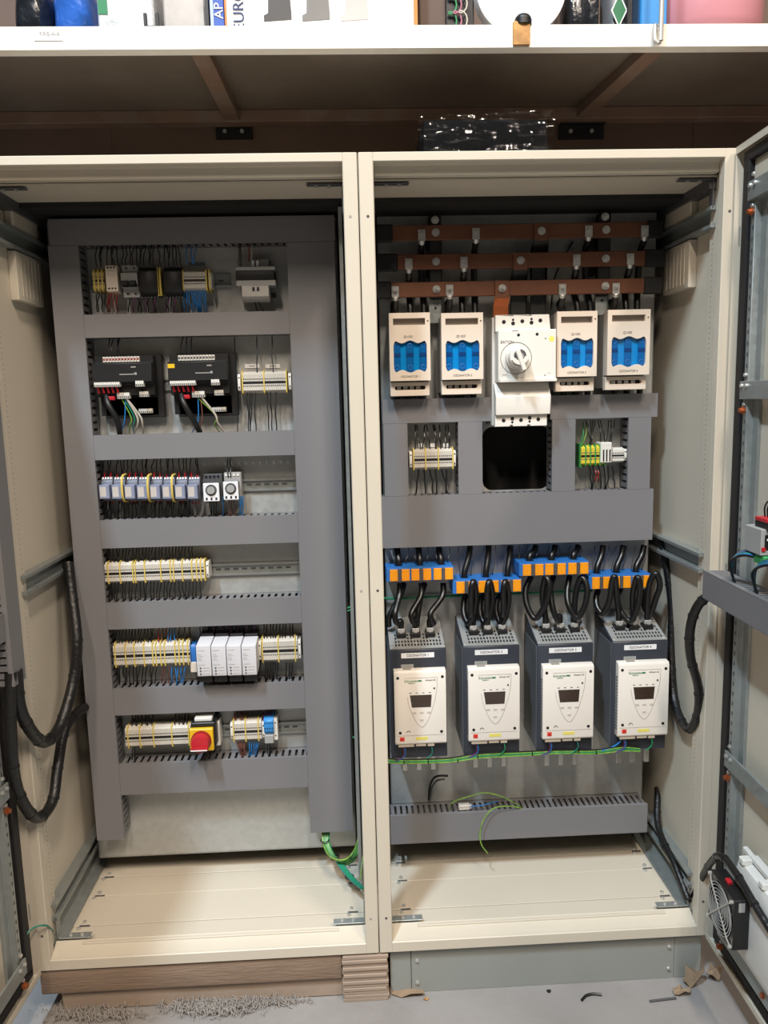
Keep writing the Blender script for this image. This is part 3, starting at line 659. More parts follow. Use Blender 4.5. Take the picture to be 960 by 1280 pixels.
for a, b, lab in ((173, 196, 'black relay block right of the circuit breaker'), (204, 227, 'black relay block left of the grey terminal strip')):
    q = rect(a, 332, b, 371, .28); t = simple('relay_block', lab, 'relay', q, .28)
    part('housing', MB().prism([(.341, q[2]+.004), (.30, q[2]), (.28, q[2]+.014), (.28, q[3]-.014), (.30, q[3]), (.341, q[3]-.004)], 'x', q[0], q[1]), BLACK, t, .0012)
    n = 6; m = MB()
    for k in range(n): 
        x = q[0]+(q[1]-q[0])*(k+.5)/n; m.box(x-.0022, x+.0022, .296, .303, q[3]-.006, q[3]+.001).box(x-.0022, x+.0022, .296, .303, q[2]-.001, q[2]+.006)
    part('clamp', m, GREYD, t, smooth=0, kind='stuff')
q = rect(196, 334, 202, 370, .29)
t = simple('end_clamp', 'yellow end clamp between the two black relay blocks', 'clamp', q, .29)
for k in (0, 1):
    x0 = q[0]+k*(q[1]-q[0])*.55; part('clamp_plate', MB().prism([(.341, q[2]+.01), (.292, q[2]), (.288, q[2]+.01), (.288, q[3]-.01), (.292, q[3]), (.341, q[3]-.01)], 'x', x0, x0+.0045), YELLOW, t, .0006)
# transformer
q = rect(300, 318, 338, 378, .27); xa, xb, z0, z1 = q; zm = (z0+z1)/2
t = simple('control_transformer', 'grey control transformer with black coil band on the plate', 'transformer', q, .27, YP)
part('base_plate', MB().prism([(xa+.004, z0+.01), (xa+.014, z0), (xb-.014, z0), (xb-.004, z0+.01), (xb-.004, z1-.008), (xb-.01, z1), (xa+.01, z1), (xa+.004, z1-.008)], 'y', YP-.006, YP), GREYP, t)
part('coil', MB().box(xa-.012, xb+.010, .275, YP-.006, zm-.004, zm+.022), BLACK, t, .003, seg=2)
for s_ in (0, 1):
    zz = zm+.022 if s_ else zm-.018
    part('core_plate', MB().box(xa-.011, xb+.013, .272, YP-.01, zz, zz+.014 if not s_ else zz+.009), GREYP, t, .001)
part('terminal_housing', MB().prism([(YP-.006, z0+.008), (.30, z0+.004), (.272, z0+.016), (.272, zm-.018), (YP-.006, zm-.018)], 'x', xa+.003, xb-.006), mat('transformer_grey', '#b4b1ab', .5), t, .001)
part('terminal_housing', MB().prism([(YP-.006, zm+.031), (.29, zm+.031), (.30, z1-.006), (YP-.006, z1-.004)], 'x', xa+.006, xb-.006), GREYP, t, .001)
for k in (-.006, .006): 
    part('clamp', MB().box((xa+xb)/2+k-.003, (xa+xb)/2+k+.003, .2705, .274, zm-.032, zm-.022), BLACK, t); part('clamp', MB().box((xa+xb)/2+k-.003, (xa+xb)/2+k+.003, .283, .296, zm+.033, zm+.048), PALEW, t)
for k in (xa, xb-.004): part('mounting_tab', MB().box(k-.006, k+.010, YP-.008, YP, zm-.04, zm-.028), GREYD, t)
q = rect(236, 328, 256, 332, YP-.002); one('marker_tag', MB().box(q[0], q[1], YP-.0022, YP-.0004, q[2], q[3]), mat('dull_tag', '#6c7880', .6), 'dull paper tag above the grey terminal strip', 'tag')

# row 2 controllers
for n_, (px, py) in enumerate(((116, 444), (210, 442))):
    q = rect(px+2, py, px+76, py+76, .275); xa, xb, z0, z1 = q; w = xb-xa; h = z1-z0
    t = simple('controller', ('left' if n_ == 0 else 'right') + ' black controller module with white connectors' + (' beside the left duct' if n_ == 0 else ' and yellow sticker'), 'controller', q, .275)
    part('housing', MB().prism([(.341, z0+.01), (.318, z0), (.318, z0+.05), (.285, z0+.055), (.285, z0+.085), (.262, z0+.09), (.262, z1-.022), (.29, z1-.018), (.29, z1), (.341, z1)], 'x', xa, xb), BLACK, t, .0012)
    part('rear_base', MB().box(xa+.012, xb+.016, .318, .341, z0-.006, z1+.004), BLACK, t, .002)
    m = MB(); g = MB()
    for k in range(12): m.box(xa+w*(.16+.052*k), xa+w*(.16+.052*k)+w*.042, .282, .30, z1-.017, z1-.003); g.box(xa+w*(.165+.052*k), xa+w*(.165+.052*k)+w*.03, .2815, .283, z1-.013, z1-.007)
    c_ = part('connector', m, WHITE, t, smooth=0, kind='stuff'); part('clamp_hole', g, REDWIRE if n_ == 0 else GREYD, c_, smooth=0, kind='stuff')
    def conn(u0, u1, za, zb, ya=.276):
        m = MB(); g = MB(); nn = max(3, round((u1-u0)*30))
        for k in range(nn):
            a = xa+w*(u0+(u1-u0)*k/nn); b = a+w*(u1-u0)/nn*.85; m.box(a, b, ya, ya+.02, za, zb); g.box(a+.0008, b-.0008, ya-.0006, ya+.001, za+.001, za+(zb-za)*.45)
        c_ = part('connector', m, WHITE, t, smooth=0, kind='stuff'); part('clamp_hole', g, GREYD, c_, smooth=0, kind='stuff')
    conn(.03, .46, z0+.078, z0+.090, .258); conn(.72, .86, z0+.077, z0+.092, .26); conn(.75, .90, z0+.05, z0+.064, .275); conn(.37, .58, z0+.046, z0+.062, .275); conn(.66, .90, z0+.006, z0+.018, .31)
    part('light_bar', MB().box(xa+w*.46, xa+w*.72, .2612, .263, z0+.1085, z0+.1108), PRINTL, t); part('logo_tile', MB().box(xa+w*.71, xa+w*.75, .2612, .263, z0+.108, z0+.114), GREYP, t)
    part('print', MB().box(xa+w*.66, xa+w*.74, .2612, .263, z1-.0335, z1-.0305), PRINTL, t)
    if n_: part('yellow_sticker', MB().box(xa+.001, xa+w*.12, .2612, .2625, z1-.037, z1-.026), YELLOWP, t)
    for k in range(5): part('red_ferrule', MB().cyl((xa+w*(.07+.08*k), .266, z0+.078), (xa+w*(.08+.08*k), .272, z0+.062), .0028, 6), RED, t)
    part('red_plug', MB().box(xa+w*.20, xa+w*.33, .27, .284, z0+.042, z0+.053), RED, t, .002)
    # leads
    b = at(px+26, py+100, .315); lab2 = ('left' if n_ == 0 else 'right')
    wire([(xa+w*.18, .28, z0+.055), (xa+w*.24, .262, z0+.03), at(px+30, py+80, .27), at(px+34+6*n_, py+98, .31)], .0075, BLACK, 'thick black harness hanging below the %s controller' % lab2, 'controller leads', 'cable', sides=8, cat='cable')
    for k, (dx, mt, nm) in enumerate(((8, GRYEL, 'green-yellow'), (12, TEAL, 'green'), (0, BLUEWIRE, 'blue')) if n_ == 0 else ((20, GRYEL, 'green-yellow'), (-2, BLUEWIRE, 'blue'), (3, BROWNWIRE, 'brown'))):
        wire([(xa+w*(.42+.04*k), .282, z0+.05), at(px+40+dx, py+78, .285), at(px+38+dx, py+88, .29), at(px+33+dx*1.6, py+99, .315)], .0015, mt, '%s wire below the %s black controller' % (nm, lab2), 'controller wires')
    for k in ((0, 1) if n_ == 0 else (1,)):
        wire([(xa+w*.52, .28, z0+.046), at(px+55+4*k, py+76, .285), at(px+56+6*k, py+86, .29), at(px+51+12*k+(8 if n_ else 0), py+99, .315)], .0026, WHITEWIRE, 'pale cable below the %s black controller' % lab2, 'controller wires', 'cable', cat='cable')
wires((138, 143, 147, 150), 421, 446, NAVY, 'thin dark wire into the top of the left black controller', seed=3)
wires((229, 234, 240), 421, 445, NAVY, 'thin dark wire into the top of the right black controller', seed=4)
for a, b in ((306, 324), (332, 350)):
    q = rect(a, 455, b, 460, YP-.002); o = one('marker_tag', MB().box(q[0], q[1], YP-.0022, YP-.0004, q[2], q[3]), PAPER, 'white paper tag on the plate above the strip, %s one' % ('left' if a < 320 else 'right'), 'tag')
    part('print', MB().box(q[0]+(q[1]-q[0])*.3, q[0]+(q[1]-q[0])*.7, YP-.0026, YP-.0022, (q[2]+q[3])/2-.0014, (q[2]+q[3])/2+.0014), PRINTL, o)
wire([at(293, 421, .325), at(294, 455, .318), at(297, 500, .315), at(297, 543, .32)], .0015, NAVY, 'long single dark wire passing left of the white strip', 'controller row wires')
wires((321, 340), 421, 466, NAVY, 'long dark wire down into the white strip', seed=5, spread=2)
wires((309, 312, 315, 319, 334, 338, 345), 490, 543, BLACK, 'dark wire from the white strip into the duct below', Ya=.305, Yb=.32, seed=6, spread=4)
# row 1 wires
wires((122, 127, 130, 136, 140, 143, 147), 305, 334, NAVY, 'dark wire into the converter and small terminals', Ya=.315, seed=7, spread=4)
wires((155, 159, 164, 168), 305, 332, NAVY, 'dark wire into the circuit breaker top', Ya=.315, seed=8, spread=4)
wires(rng(172, 198, 3.6), 305, 334, NAVY, 'dark wire into the first black relay block', Ya=.315, seed=9, mass=True, spread=5)
wires(rng(206, 226, 3.4), 305, 333, NAVY, 'dark wire into the second black relay block', Ya=.315, seed=10, spread=4)
wires((234, 240, 247), 305, 330, BLUEWIRE, 'dark blue wire into the grey terminal strip', Ya=.315, seed=11, spread=6)
wires((122, 125, 128, 131), 365, 390, BLACK, 'black wire below the small yellow terminals', Ya=.30, Yb=.325, seed=12, spread=6)
wires((137, 140, 143, 147), 366, 390, REDWIRE, 'red wire below the slim converter', Ya=.295, Yb=.325, seed=13, spread=4)
wires((164, 169, 174, 178, 183, 187, 191, 196), 370, 390, [NAVY, VIOLET, NAVY], 'dark wire below breaker and first relay block', Ya=.305, Yb=.325, seed=14, spread=4)
wires((208, 212, 216, 220, 225), 370, 390, [NAVY, VIOLET], 'dark wire below the second relay block', Ya=.305, Yb=.325, seed=15, spread=4)
wires(rng(231, 259, 2.6), 363, 390, BLUEWIRE, 'blue wire fanning down from the grey terminal strip', Ya=.302, Yb=.325, seed=16, x2=[231, 236, 241, 244, 247, 249, 250, 251, 253, 256, 259])
wires((299, 301), 305, 333, NAVY, 'dark wire left of the transformer top', Ya=.31, seed=17, spread=1)
wires((312, 315), 305, 330, [REDWIRE, WHITEWIRE], 'short lead into the transformer top', Ya=.315, Yb=.30, seed=18, spread=2)
wires((317, 321), 372, 390, NAVY, 'dark lead from the transformer bottom', Ya=.30, Yb=.325, seed=19, x2=[322, 330])

# row 3 relays
for k in range(8):
    a = 126.3+15.6*k; q = rect(a, 597, a+14, 627, .30); xa, xb, z0, z1 = q; w = xb-xa
    t = simple('plug_relay', ['first', 'second', 'third', 'fourth', 'fifth', 'sixth', 'seventh', 'eighth'][k] + ' plug-in relay from the left in the relay row', 'relay', q, .28); tag(t, group='plug-in relays')
    part('socket', MB().prism([(.341, z0+.002), (.315, z0), (.305, z0+.008), (.305, z1-.012), (.318, z1), (.341, z1)], 'x', xa, xb), mat_sock if k else globals().setdefault('mat_sock', mat('relay_socket', '#6d7280', .5)), t, .0006)
    zr0, zr1 = z0+.010, z1-.018
    b = part('relay_case', MB().box(xa+.0015, xb-.0015, .277, .306, zr0, zr1), CLEAR, t, .0015)
    part('relay_print', MB().box(xa+.004, xb-.010, .2765, .278, zr0+.006, zr1-.005), mat_rp if k else globals().setdefault('mat_rp', mat('relay_label', '#b9b2ac', .5)), b)
    m = MB(); g = MB()
    for i in range(4): m.cyl((xa+w*(.14+.24*i), .308, z1-.006), (xa+w*(.14+.24*i), .3125, z1-.001), .0024, 7)
    part('terminal_screws', m, PALEW, t, kind='stuff')
    for i in (0, 2): part('ferrule', MB().cyl((xa+w*(.2+.27*i), .318, z1-.002), (xa+w*(.2+.27*i), .325, z1+.012), .0022, 6), RED, t)
    for i in (0, 1, 2): part('ferrule', MB().cyl((xa+w*(.2+.27*i), .315, z0+.004), (xa+w*(.2+.27*i), .322, z0-.010), .0022, 6), REDWIRE, t)
for px in (155, 187, 217):
    q = rect(px-3, 594, px+2, 628, .285); t = simple('end_clamp', 'yellow looped clamp in the relay row, ' + {155: 'after the second relay', 187: 'after the fourth relay', 217: 'after the sixth relay'}[px], 'clamp', q, .285)
    zc0, zc1 = q[2], q[3]; xm = (q[0]+q[1])/2
    part('clamp_loop', MB().tube(cr([(xm, .32, zc0), (xm, .285, zc0+.004), (xm, .271, zc0+.02), (xm, .271, zc1-.02), (xm, .285, zc1-.002), (xm, .32, zc1)], 5), .0032, 6), YELLOW, t)
xs = []; rn = random.Random(5)
for k in range(8): xs += [130+15.6*k+rn.uniform(-1, 2), 134+15.6*k+rn.uniform(-1, 2), 138+15.6*k+rn.uniform(-1, 2)]
wires(xs, 573, 595, BLACK, 'black wire into the top of the relay row', Ya=.322, Yb=.322, seed=21, spread=3, sag=.008)
wires([x+rn.uniform(-2, 2) for x in xs for _ in (0, 1)][:44], 626, 653, BLACK, 'black wire below the relay row', Ya=.318, Yb=.325, seed=22, mass=True, spread=3, sag=.012, r=.0018)
for n_, (a, b, py) in enumerate(((254, 274, 604), (279, 298, 602))):
    q = rect(a, py, b, py+23, .27); xa, xb, z0, z1 = q; xm, zm = (xa+xb)/2, (z0+z1)/2
    t = simple('timer_relay', ('dial timer relay next to the plug-in relays', 'dial timer relay next to the blue wires')[n_], 'timer', q, .27)
    part('socket', MB().box(xa-.002, xb+.004, .305, .341, z0-.008, z1+.022), GREYD if n_ == 0 else GREYP, t, .0015)
    part('case', MB().box(xa+.002, xb-.002, .275, .31, z0+.002, z1-.002), GREYD, t)
    f = part('face_plate', MB().box(xa, xb, .27, .276, z0, z1), PALEW, t, .0015)
    part('dial_ring', MB().cyl((xm, .2692, zm+.006), (xm, .271, zm+.006), .0155, 24), GREYD, f)
    part('dial_knob', MB().cyl((xm, .264, zm+.006), (xm, .27, zm+.006), .0105, 20).box(xm-.0012, xm+.0012, .2628, .265, zm-.003, zm+.0155), GREYP, f)
    for k in (-.013, 0, .013): part('adjuster', MB().box(xm+k-.0025, xm+k+.0025, .2695, .272, z0+.004, z0+.011), BLACK, f)
    for k in range(4): part('socket_screw', MB().cyl((xa+.004+.011*k, .303, z1+.015), (xa+.004+.011*k, .306, z1+.015), .0035, 8), NAVY if n_ == 0 else WHITE, t)
wires((262, 265, 268, 271), 627, 652, BLACK, 'black wire below the first timer relay', Ya=.305, Yb=.325, seed=23, spread=3)
wires((286, 289, 292), 626, 651, BROWNWIRE, 'brown wire below the second timer relay', Ya=.305, Yb=.325, seed=24, spread=3)
wires((300, 302, 304, 279), 620, 651, BLUEWIRE, 'blue wire beside the second timer relay', Ya=.305, Yb=.325, seed=25, spread=2)
wires((285, 288), 573, 597, NAVY, 'dark wire into the second timer relay top', Ya=.322, Yb=.305, seed=26, spread=1)
# row 4 wires
wires(rng(138, 244, 4.1), 683, 704, BLACK, 'black wire into the top of the long lone strip', Ya=.322, Yb=.305, seed=27, mass=True, spread=3)
wires(rng(140, 252, 4.4), 727, 758, BLACK, 'black wire below the long lone strip', Ya=.305, Yb=.325, seed=28, mass=True, spread=4)
# row 5
q = rect(238, 806, 245, 835, .30); t = simple('terminal_block', 'small blue terminal block left of the white modules', 'terminal', q, .30)
part('body', MB().prism([(.341, q[2]), (.305, q[2]), (.30, q[2]+.01), (.30, q[3]-.01), (.305, q[3]), (.341, q[3])], 'x', q[0], q[1]), BLUE, t, .0006); part('lower_body', MB().box(q[0]-.001, q[1]+.001, .297, .341, q[2]-.012, q[2]+.018), BEIGE, t, .001)
for k in range(4):
    a = 245.6+18.9*k; q = rect(a, 806, a+18.2, 846-.5*k, .235); xa, xb, z0, z1 = q
    t = simple('interface_module', ['leftmost', 'second', 'third', 'rightmost'][k] + ' of the four white interface modules', 'module', q, .235); tag(t, group='white interface modules')
    part('front_cover', MB().prism([(.30, z0+.004), (.238, z0), (.235, z0+.003), (.235, z1-.003), (.30, z1+.004), (.315, z1)], 'x', xa+.0006, xb-.0006), mat_im if k else globals().setdefault('mat_im', mat('module_pale_grey', '#d3d2d6', .45, 0, .02)), t, .0008)
    part('base', MB().box(xa+.001, xb-.001, .30, .341, z0-.012, z1+.012), BLACK, t, .002)
    part('lower_clamp', MB().box(xa+.001, xb-.001, .25, .305, z0-.022, z0+.001), BLACK, t, .002)
    p = MB()
    for j, (dz, ww) in enumerate(((.075, .6), (.064, .3), (.059, .45), (.053, .3), (.048, .35), (.034, .6))): p.box(xa+.004, xa+.004+(xb-xa)*ww*.8, .2346, .236, z0+dz-.0006, z0+dz+.0006)
    part('print', p, PRINTL, t, smooth=0, kind='stuff')
    for j in range(3): part('indicator', MB().cyl((xa+.010, .2342, z0+.008+.0085*j), (xa+.010, .236, z0+.008+.0085*j), .0024, 8), PRINT, t); part('indicator_text', MB().box(xa+.016, xb-.006, .2346, .236, z0+.0075+.0085*j, z0+.0088+.0085*j), PRINTL, t)
wires(rng(147, 196, 3.8), 784, 805, BLACK, 'black wire into the yellow-ribbed strip', Ya=.322, Yb=.305, seed=29, mass=True, spread=3)
wires((199, 204, 208), 784, 805, [REDWIRE, BROWNWIRE], 'reddish wire into the yellow-ribbed strip', Ya=.322, Yb=.305, seed=30, spread=3)
wires((213, 216, 219), 784, 805, BLUEWIRE, 'blue wire into the yellow-ribbed strip', Ya=.322, Yb=.305, seed=31, spread=3)
wires((225, 231, 237), 784, 805, BLACK, 'black wire beside the small blue terminal block', Ya=.322, Yb=.305, seed=32, spread=3)
wires(rng(150, 198, 4.2), 833, 862, BLACK, 'black wire below the yellow-ribbed strip', Ya=.305, Yb=.325, seed=33, mass=True, spread=5)
wires((203, 207, 212), 833, 860, BROWNWIRE, 'brown wire below the yellow-ribbed strip', Ya=.305, Yb=.325, seed=34, spread=4)
wires((215, 219, 223, 227, 232), 833, 860, BLUEWIRE, 'blue wire below the yellow-ribbed strip', Ya=.305, Yb=.325, seed=35, spread=5)
wires(rng(250, 318, 3.4), 782, 800, [BLACK, BLACK, VIOLET], 'dark wire into the tops of the white modules', Ya=.322, Yb=.318, seed=36, mass=True, spread=2, sag=.006)
wires(rng(330, 368, 4), 780, 800, BLACK, 'black wire into the strip right of white modules', Ya=.322, Yb=.305, seed=37, spread=2)
wires((332, 335, 338, 341, 344, 347, 358, 362, 365), 828, 856, BLACK, 'black wire below the strip right of white modules', Ya=.305, Yb=.325, seed=38, spread=2, r=.0022)
# row 6
q = rect(237, 911.5, 266.5, 939, .245); xa, xb, z0, z1 = q; xm, zm = (xa+xb)/2, (z0+z1)/2
t = simple('rotary_switch', 'red rotary main switch on a yellow plate', 'switch', q, .235)
part('switch_body', MB().box(xa+.004, xb+.004, .26, .341, z0+.004, z1+.012), BLACK, t, .002)
tq = rect(243, 897.5, 265, 908, .275); part('terminal_cover', MB().box(tq[0], tq[1], .275, .33, tq[2], tq[3]), WHITE, t, .002)
for k in range(3): part('terminal_hole', MB().cyl((tq[0]+(tq[1]-tq[0])*(.2+.3*k), .2744, (tq[2]+tq[3])/2), (tq[0]+(tq[1]-tq[0])*(.2+.3*k), .277, (tq[2]+tq[3])/2), .0035, 8), BLACK, t)
part('yellow_plate', MB().box(xa, xb, .245, .26, z0, z1), YELLOWP, t, .002)
part('knob_collar', MB().cyl((xm, .238, zm), (xm, .245, zm), .0285, 32), mat('dark_red', '#8a1d24', .4), t)
part('knob', MB().cyl((xm, .215, zm), (xm, .238, zm), .0245, 32, .0265), RED, t, .002, seg=2)
part('handle_bar', MB().box(xm-.024, xm+.024, .208, .218, zm-.017, zm-.007), mat('red_grip', '#a51d28', .35), t, .003, seg=2)
part('handle_mark', MB().box(xm-.024, xm+.022, .2072, .2085, zm-.0155, zm-.0125), PAPER, t)
q = rect(267, 902, 275, 932, .30); t = simple('end_clamp', 'white end clamp right of the red rotary switch', 'clamp', q, .30)
part('clamp_body', MB().box(q[0], q[1], .30, .341, q[2], q[3]), WHITE, t, .001)
for k in (.2, .8): part('screw_hole', MB().cyl(((q[0]+q[1])/2, .2996, q[2]+(q[3]-q[2])*k), ((q[0]+q[1])/2, .302, q[2]+(q[3]-q[2])*k), .003, 8), BLACK, t)
q = rect(330, 898, 342, 926, .29); xa, xb, z0, z1 = q; t = simple('terminal_block', 'bright blue terminal block at the end of lowest row', 'terminal', q, .29)
part('body', MB().prism([(.341, z0+.004), (.30, z0+.016), (.288, z0+.03), (.288, z1-.008), (.298, z1), (.341, z1)], 'x', xa, xb), mat('bright_blue_terminal', '#2f86cc', .45), t, .0008)
part('lower_plug', MB().box(xa+.001, xb-.001, .285, .335, z0-.006, z0+.018), GREYP, t, .001)
for i in range(4):
    for zz in (z1-.014, z1-.03): part('clamp_hole', MB().box(xa+(xb-xa)*(i+.5)/4-.0015, xa+(xb-xa)*(i+.5)/4+.0015, .2875, .289, zz-.002, zz+.002), NAVY, t)
q = rect(342, 898, 347, 925, .30); t = simple('end_clamp', 'white end clamp right of the bright blue terminal', 'clamp', q, .30)
part('clamp_body', MB().box(q[0], q[1], .30, .341, q[2], q[3]), WHITE, t, .001)
for k in (.2, .8): part('screw_hole', MB().cyl(((q[0]+q[1])/2, .2996, q[2]+(q[3]-q[2])*k), ((q[0]+q[1])/2, .302, q[2]+(q[3]-q[2])*k), .0022, 8), BLACK, t)
wires((166, 170, 174, 178, 182, 187, 192), 891, 908, BLACK, 'black wire into the long strip of the lowest row', Ya=.322, Yb=.305, seed=40, spread=3)
wires((220, 224, 228, 232, 236), 891, 908, BLACK, 'black wire left of the rotary switch terminals', Ya=.322, Yb=.305, seed=41, spread=3)
wires((246, 252, 258, 264), 891, 900, BLACK, 'short black wire into the rotary switch', Ya=.322, Yb=.30, seed=42, spread=1, r=.0028)
wires((166, 169), 934, 958, BLACK, 'single black wire dropping into the lowest duct', Ya=.305, Yb=.325, seed=43, spread=1)
wires((294, 297, 300, 303, 306), 889, 902, BROWNWIRE, 'brown wire into the right strip of lowest row', Ya=.322, Yb=.305, seed=44, spread=2)
wires((330, 333, 336, 339), 889, 902, VIOLET, 'violet wire into the bright blue terminal', Ya=.322, Yb=.305, seed=45, spread=2)
wires((296, 298, 300, 302, 304, 306), 927, 951, BROWNWIRE, 'brown wire fanning down from the right strip', Ya=.305, Yb=.325, seed=46, x2=[304, 305, 306, 306, 307, 308])
wires((312, 315, 318, 321, 324), 927, 951, BLUEWIRE, 'bright blue wire fanning down from the right strip', Ya=.305, Yb=.325, seed=47, x2=[313, 314, 315, 316, 317])
wires((335, 338), 926, 951, NAVY, 'dark wire below the bright blue terminal', Ya=.305, Yb=.325, seed=48, x2=[334, 335])

_m = MB(); _idx = []
for k_, (mm_, mb_) in enumerate(MASS.items()):
    _m.add(mb_.v, mb_.f); _idx += [k_]*len(mb_.f)
wm = one('wire_tangle', _m, list(MASS)[0], 'dense dark thin wires crowding the relay, strip and module rows', 'wires', None, smooth=60, kind='stuff')
for mm_ in list(MASS)[1:]: wm.data.materials.append(mm_)
wm.data.polygons.foreach_set('material_index', _idx)
# ---------------------------------------------------------------- right cabinet: busbars
bars = [(480, 812, 290.5, 287.5, 'top'), (480, 812, 327, 323.5, 'middle'), (480, 812, 361.5, 358, 'lowest')]
BY = .275; BZ = []
for i, (a, b, ya, yb_, nm) in enumerate(bars):
    z = (at(500, ya, BY).z+at(790, yb_, BY).z)/2; BZ.append(z); x0, x1 = at(470, ya, BY).x, at((828, 832, 828)[i], yb_, BY).x
    t = thing('busbar', nm + ' copper busbar of the three in the right cabinet', 'busbar', ((x0+x1)/2, BY, z-.02), 'copper busbars')
    xl, xr = at((491, 497, 489)[i], ya, BY).x, at((809, 806, 805)[i], yb_, BY).x
    part('copper_bar', MB().box(x0+.002, x1-.002, BY, BY+.010, z-.0195, z+.0195), COPPER, t, .0015)
    part('end_insulation', MB().box(x0, xl, BY-.003, BY+.013, z-.0225, z+.0225), HEATSHRINK, t, .003); part('end_insulation', MB().box(xr, x1, BY-.003, BY+.013, z-.0225, z+.0225), HEATSHRINK, t, .003)
def bolt_mb(): return MB().cyl((0, 0, 0), (0, -.003, 0), .0105, 16).cyl((0, -.003, 0), (0, -.008, 0), .007, 6).cyl((0, -.008, 0), (0, -.014, 0), .0035, 8)
def bolt(parent, pos): return stamp('bolt', 'busbolt', bolt_mb, STEEL, parent, pos)
for px, top, lab in ((545, 268, 'left'), (757, 264, 'right')):
    x = at(px, 325, BY).x; z1 = at(px, top, BY).z
    t = thing('busbar_support', lab + ' stepped black insulating support behind the busbars', 'support', (x, .31, BZ[2]-.03), 'busbar supports')
    part('support_bar', MB().box(x-.017, x+.017, BY+.011, .315, BZ[2]-.021, z1), HEATSHRINK, t, .003)
    for k in range(2): part('spacer_leg', MB().box(x-.022, x+.022, .3155, YP, BZ[k]-.035, BZ[k]+.02), BLACK, t, .003)
    for z in BZ: bolt(t, (x, BY-.0002, z))
    stamp('bolt', 'busbolt', bolt_mb, STEEL, t, (x, BY+.0105, z1-.012))
    br = thing('mounting_bracket', 'grey zinc bracket under the ' + lab + ' busbar support', 'bracket', (x, .33, BZ[2]-.10), 'busbar brackets')
    zb = at(px, 404 if lab == 'left' else 394, .30).z
    part('bracket_plate', MB().box(x-.018, x+.016, .30, .305, zb, BZ[2]-.024).box(x-.018, x+.016, .305, YP, zb, zb+.004), ZINC, br, .001)
    part('bracket_hole', MB().cyl((x, .2996, zb+.04), (x, .302, zb+.04), .004, 10), BLACK, br)
LUG = [[(527, 293), (595, 291), (736, 288), (806, 288)], [(511, 329), (580, 327), (721, 324), (788, 323)], [(494, 364), (562, 362), (703, 361), (770, 360)]]
ENDX = [[530, 594, 738, 797], [513, 578, 722, 783], [492, 560, 703, 766]]
for i in range(3):
    for j in range(4):
        px, py = LUG[i][j]; p = at(px, py, BY-.004); w4 = ['first', 'second', 'third', 'fourth'][j]; n3 = ['top', 'middle', 'lowest'][i]
        t = thing('power_cable', 'black power cable from %s busbar to the %s fuse switch' % (n3, w4), 'cable', (p.x, BY, BZ[i]-.05), 'fuse switch feeders')
        e = at(ENDX[i][j], 392, .30)
        part('lug', MB().box(p.x-.010, p.x+.010, BY-.0065, BY-.002, p.z-.016, p.z+.013).cyl((p.x, BY-.003, p.z-.014), (p.x, BY+.004, p.z-.03), .008, 10), STEEL, t, .001)
        part('lug_bolt', bolt_mb().xf(Matrix.Translation((p.x, BY-.0065, p.z+.002)) @ Matrix.Scale(.8, 4)), STEEL, t)
        pts = [(p.x, BY-.002, p.z-.024), (p.x, BY+.014+.006*(2-i), p.z-.05), ((p.x*.6+e.x*.4), .312-.006*i*0, (p.z+e.z)/2-.01*(2-i)), (e.x, .305, e.z+.02), (e.x, .30, e.z-.01)]
        part('cable_jacket', MB().tube(cr(pts, 5), .0088, 10), BLACKG, t, smooth=60)
for i, (px, py, mt, nm) in enumerate(((676, 291, HEATSHRINK, 'black insulated link from the top busbar to the main breaker'), (650, 327, HEATSHRINK, 'black insulated link from the middle busbar to the main breaker'), (627, 362, COPPERL, 'bare copper link from the lowest busbar to the main breaker'))):
    x = at(px, py, BY).x; z = BZ[i]; zb = at(px, 397, .28).z
    t = thing('busbar_link', nm, 'link', (x, BY, zb), 'busbar links')
    w = .021
    part('copper_tab', MB().box(x-.019, x+.019, BY-.007, BY-.0005, z-.026, z+.019), COPPER, t, .001)
    yb_ = BY+.012+.008*(2-i)
    part('link_strap', MB().prism([(BY-.006, z-.022), (BY-.001, z-.026), (yb_+.006, z-.05), (yb_+.006, zb), (yb_, zb), (yb_, z-.046), (BY-.006, z-.03)], 'x', x-w, x+w), mt, t, .001)
    bolt(t, (x, BY-.007, z-.002))
wire([at(716, 302, .34), at(706, 320, .335), at(694, 345, .33), at(690, 370, .325), at(689, 392, .32)], .0022, BLACKG, 'thin black control wire slanting behind the busbars', 'busbar control wires')

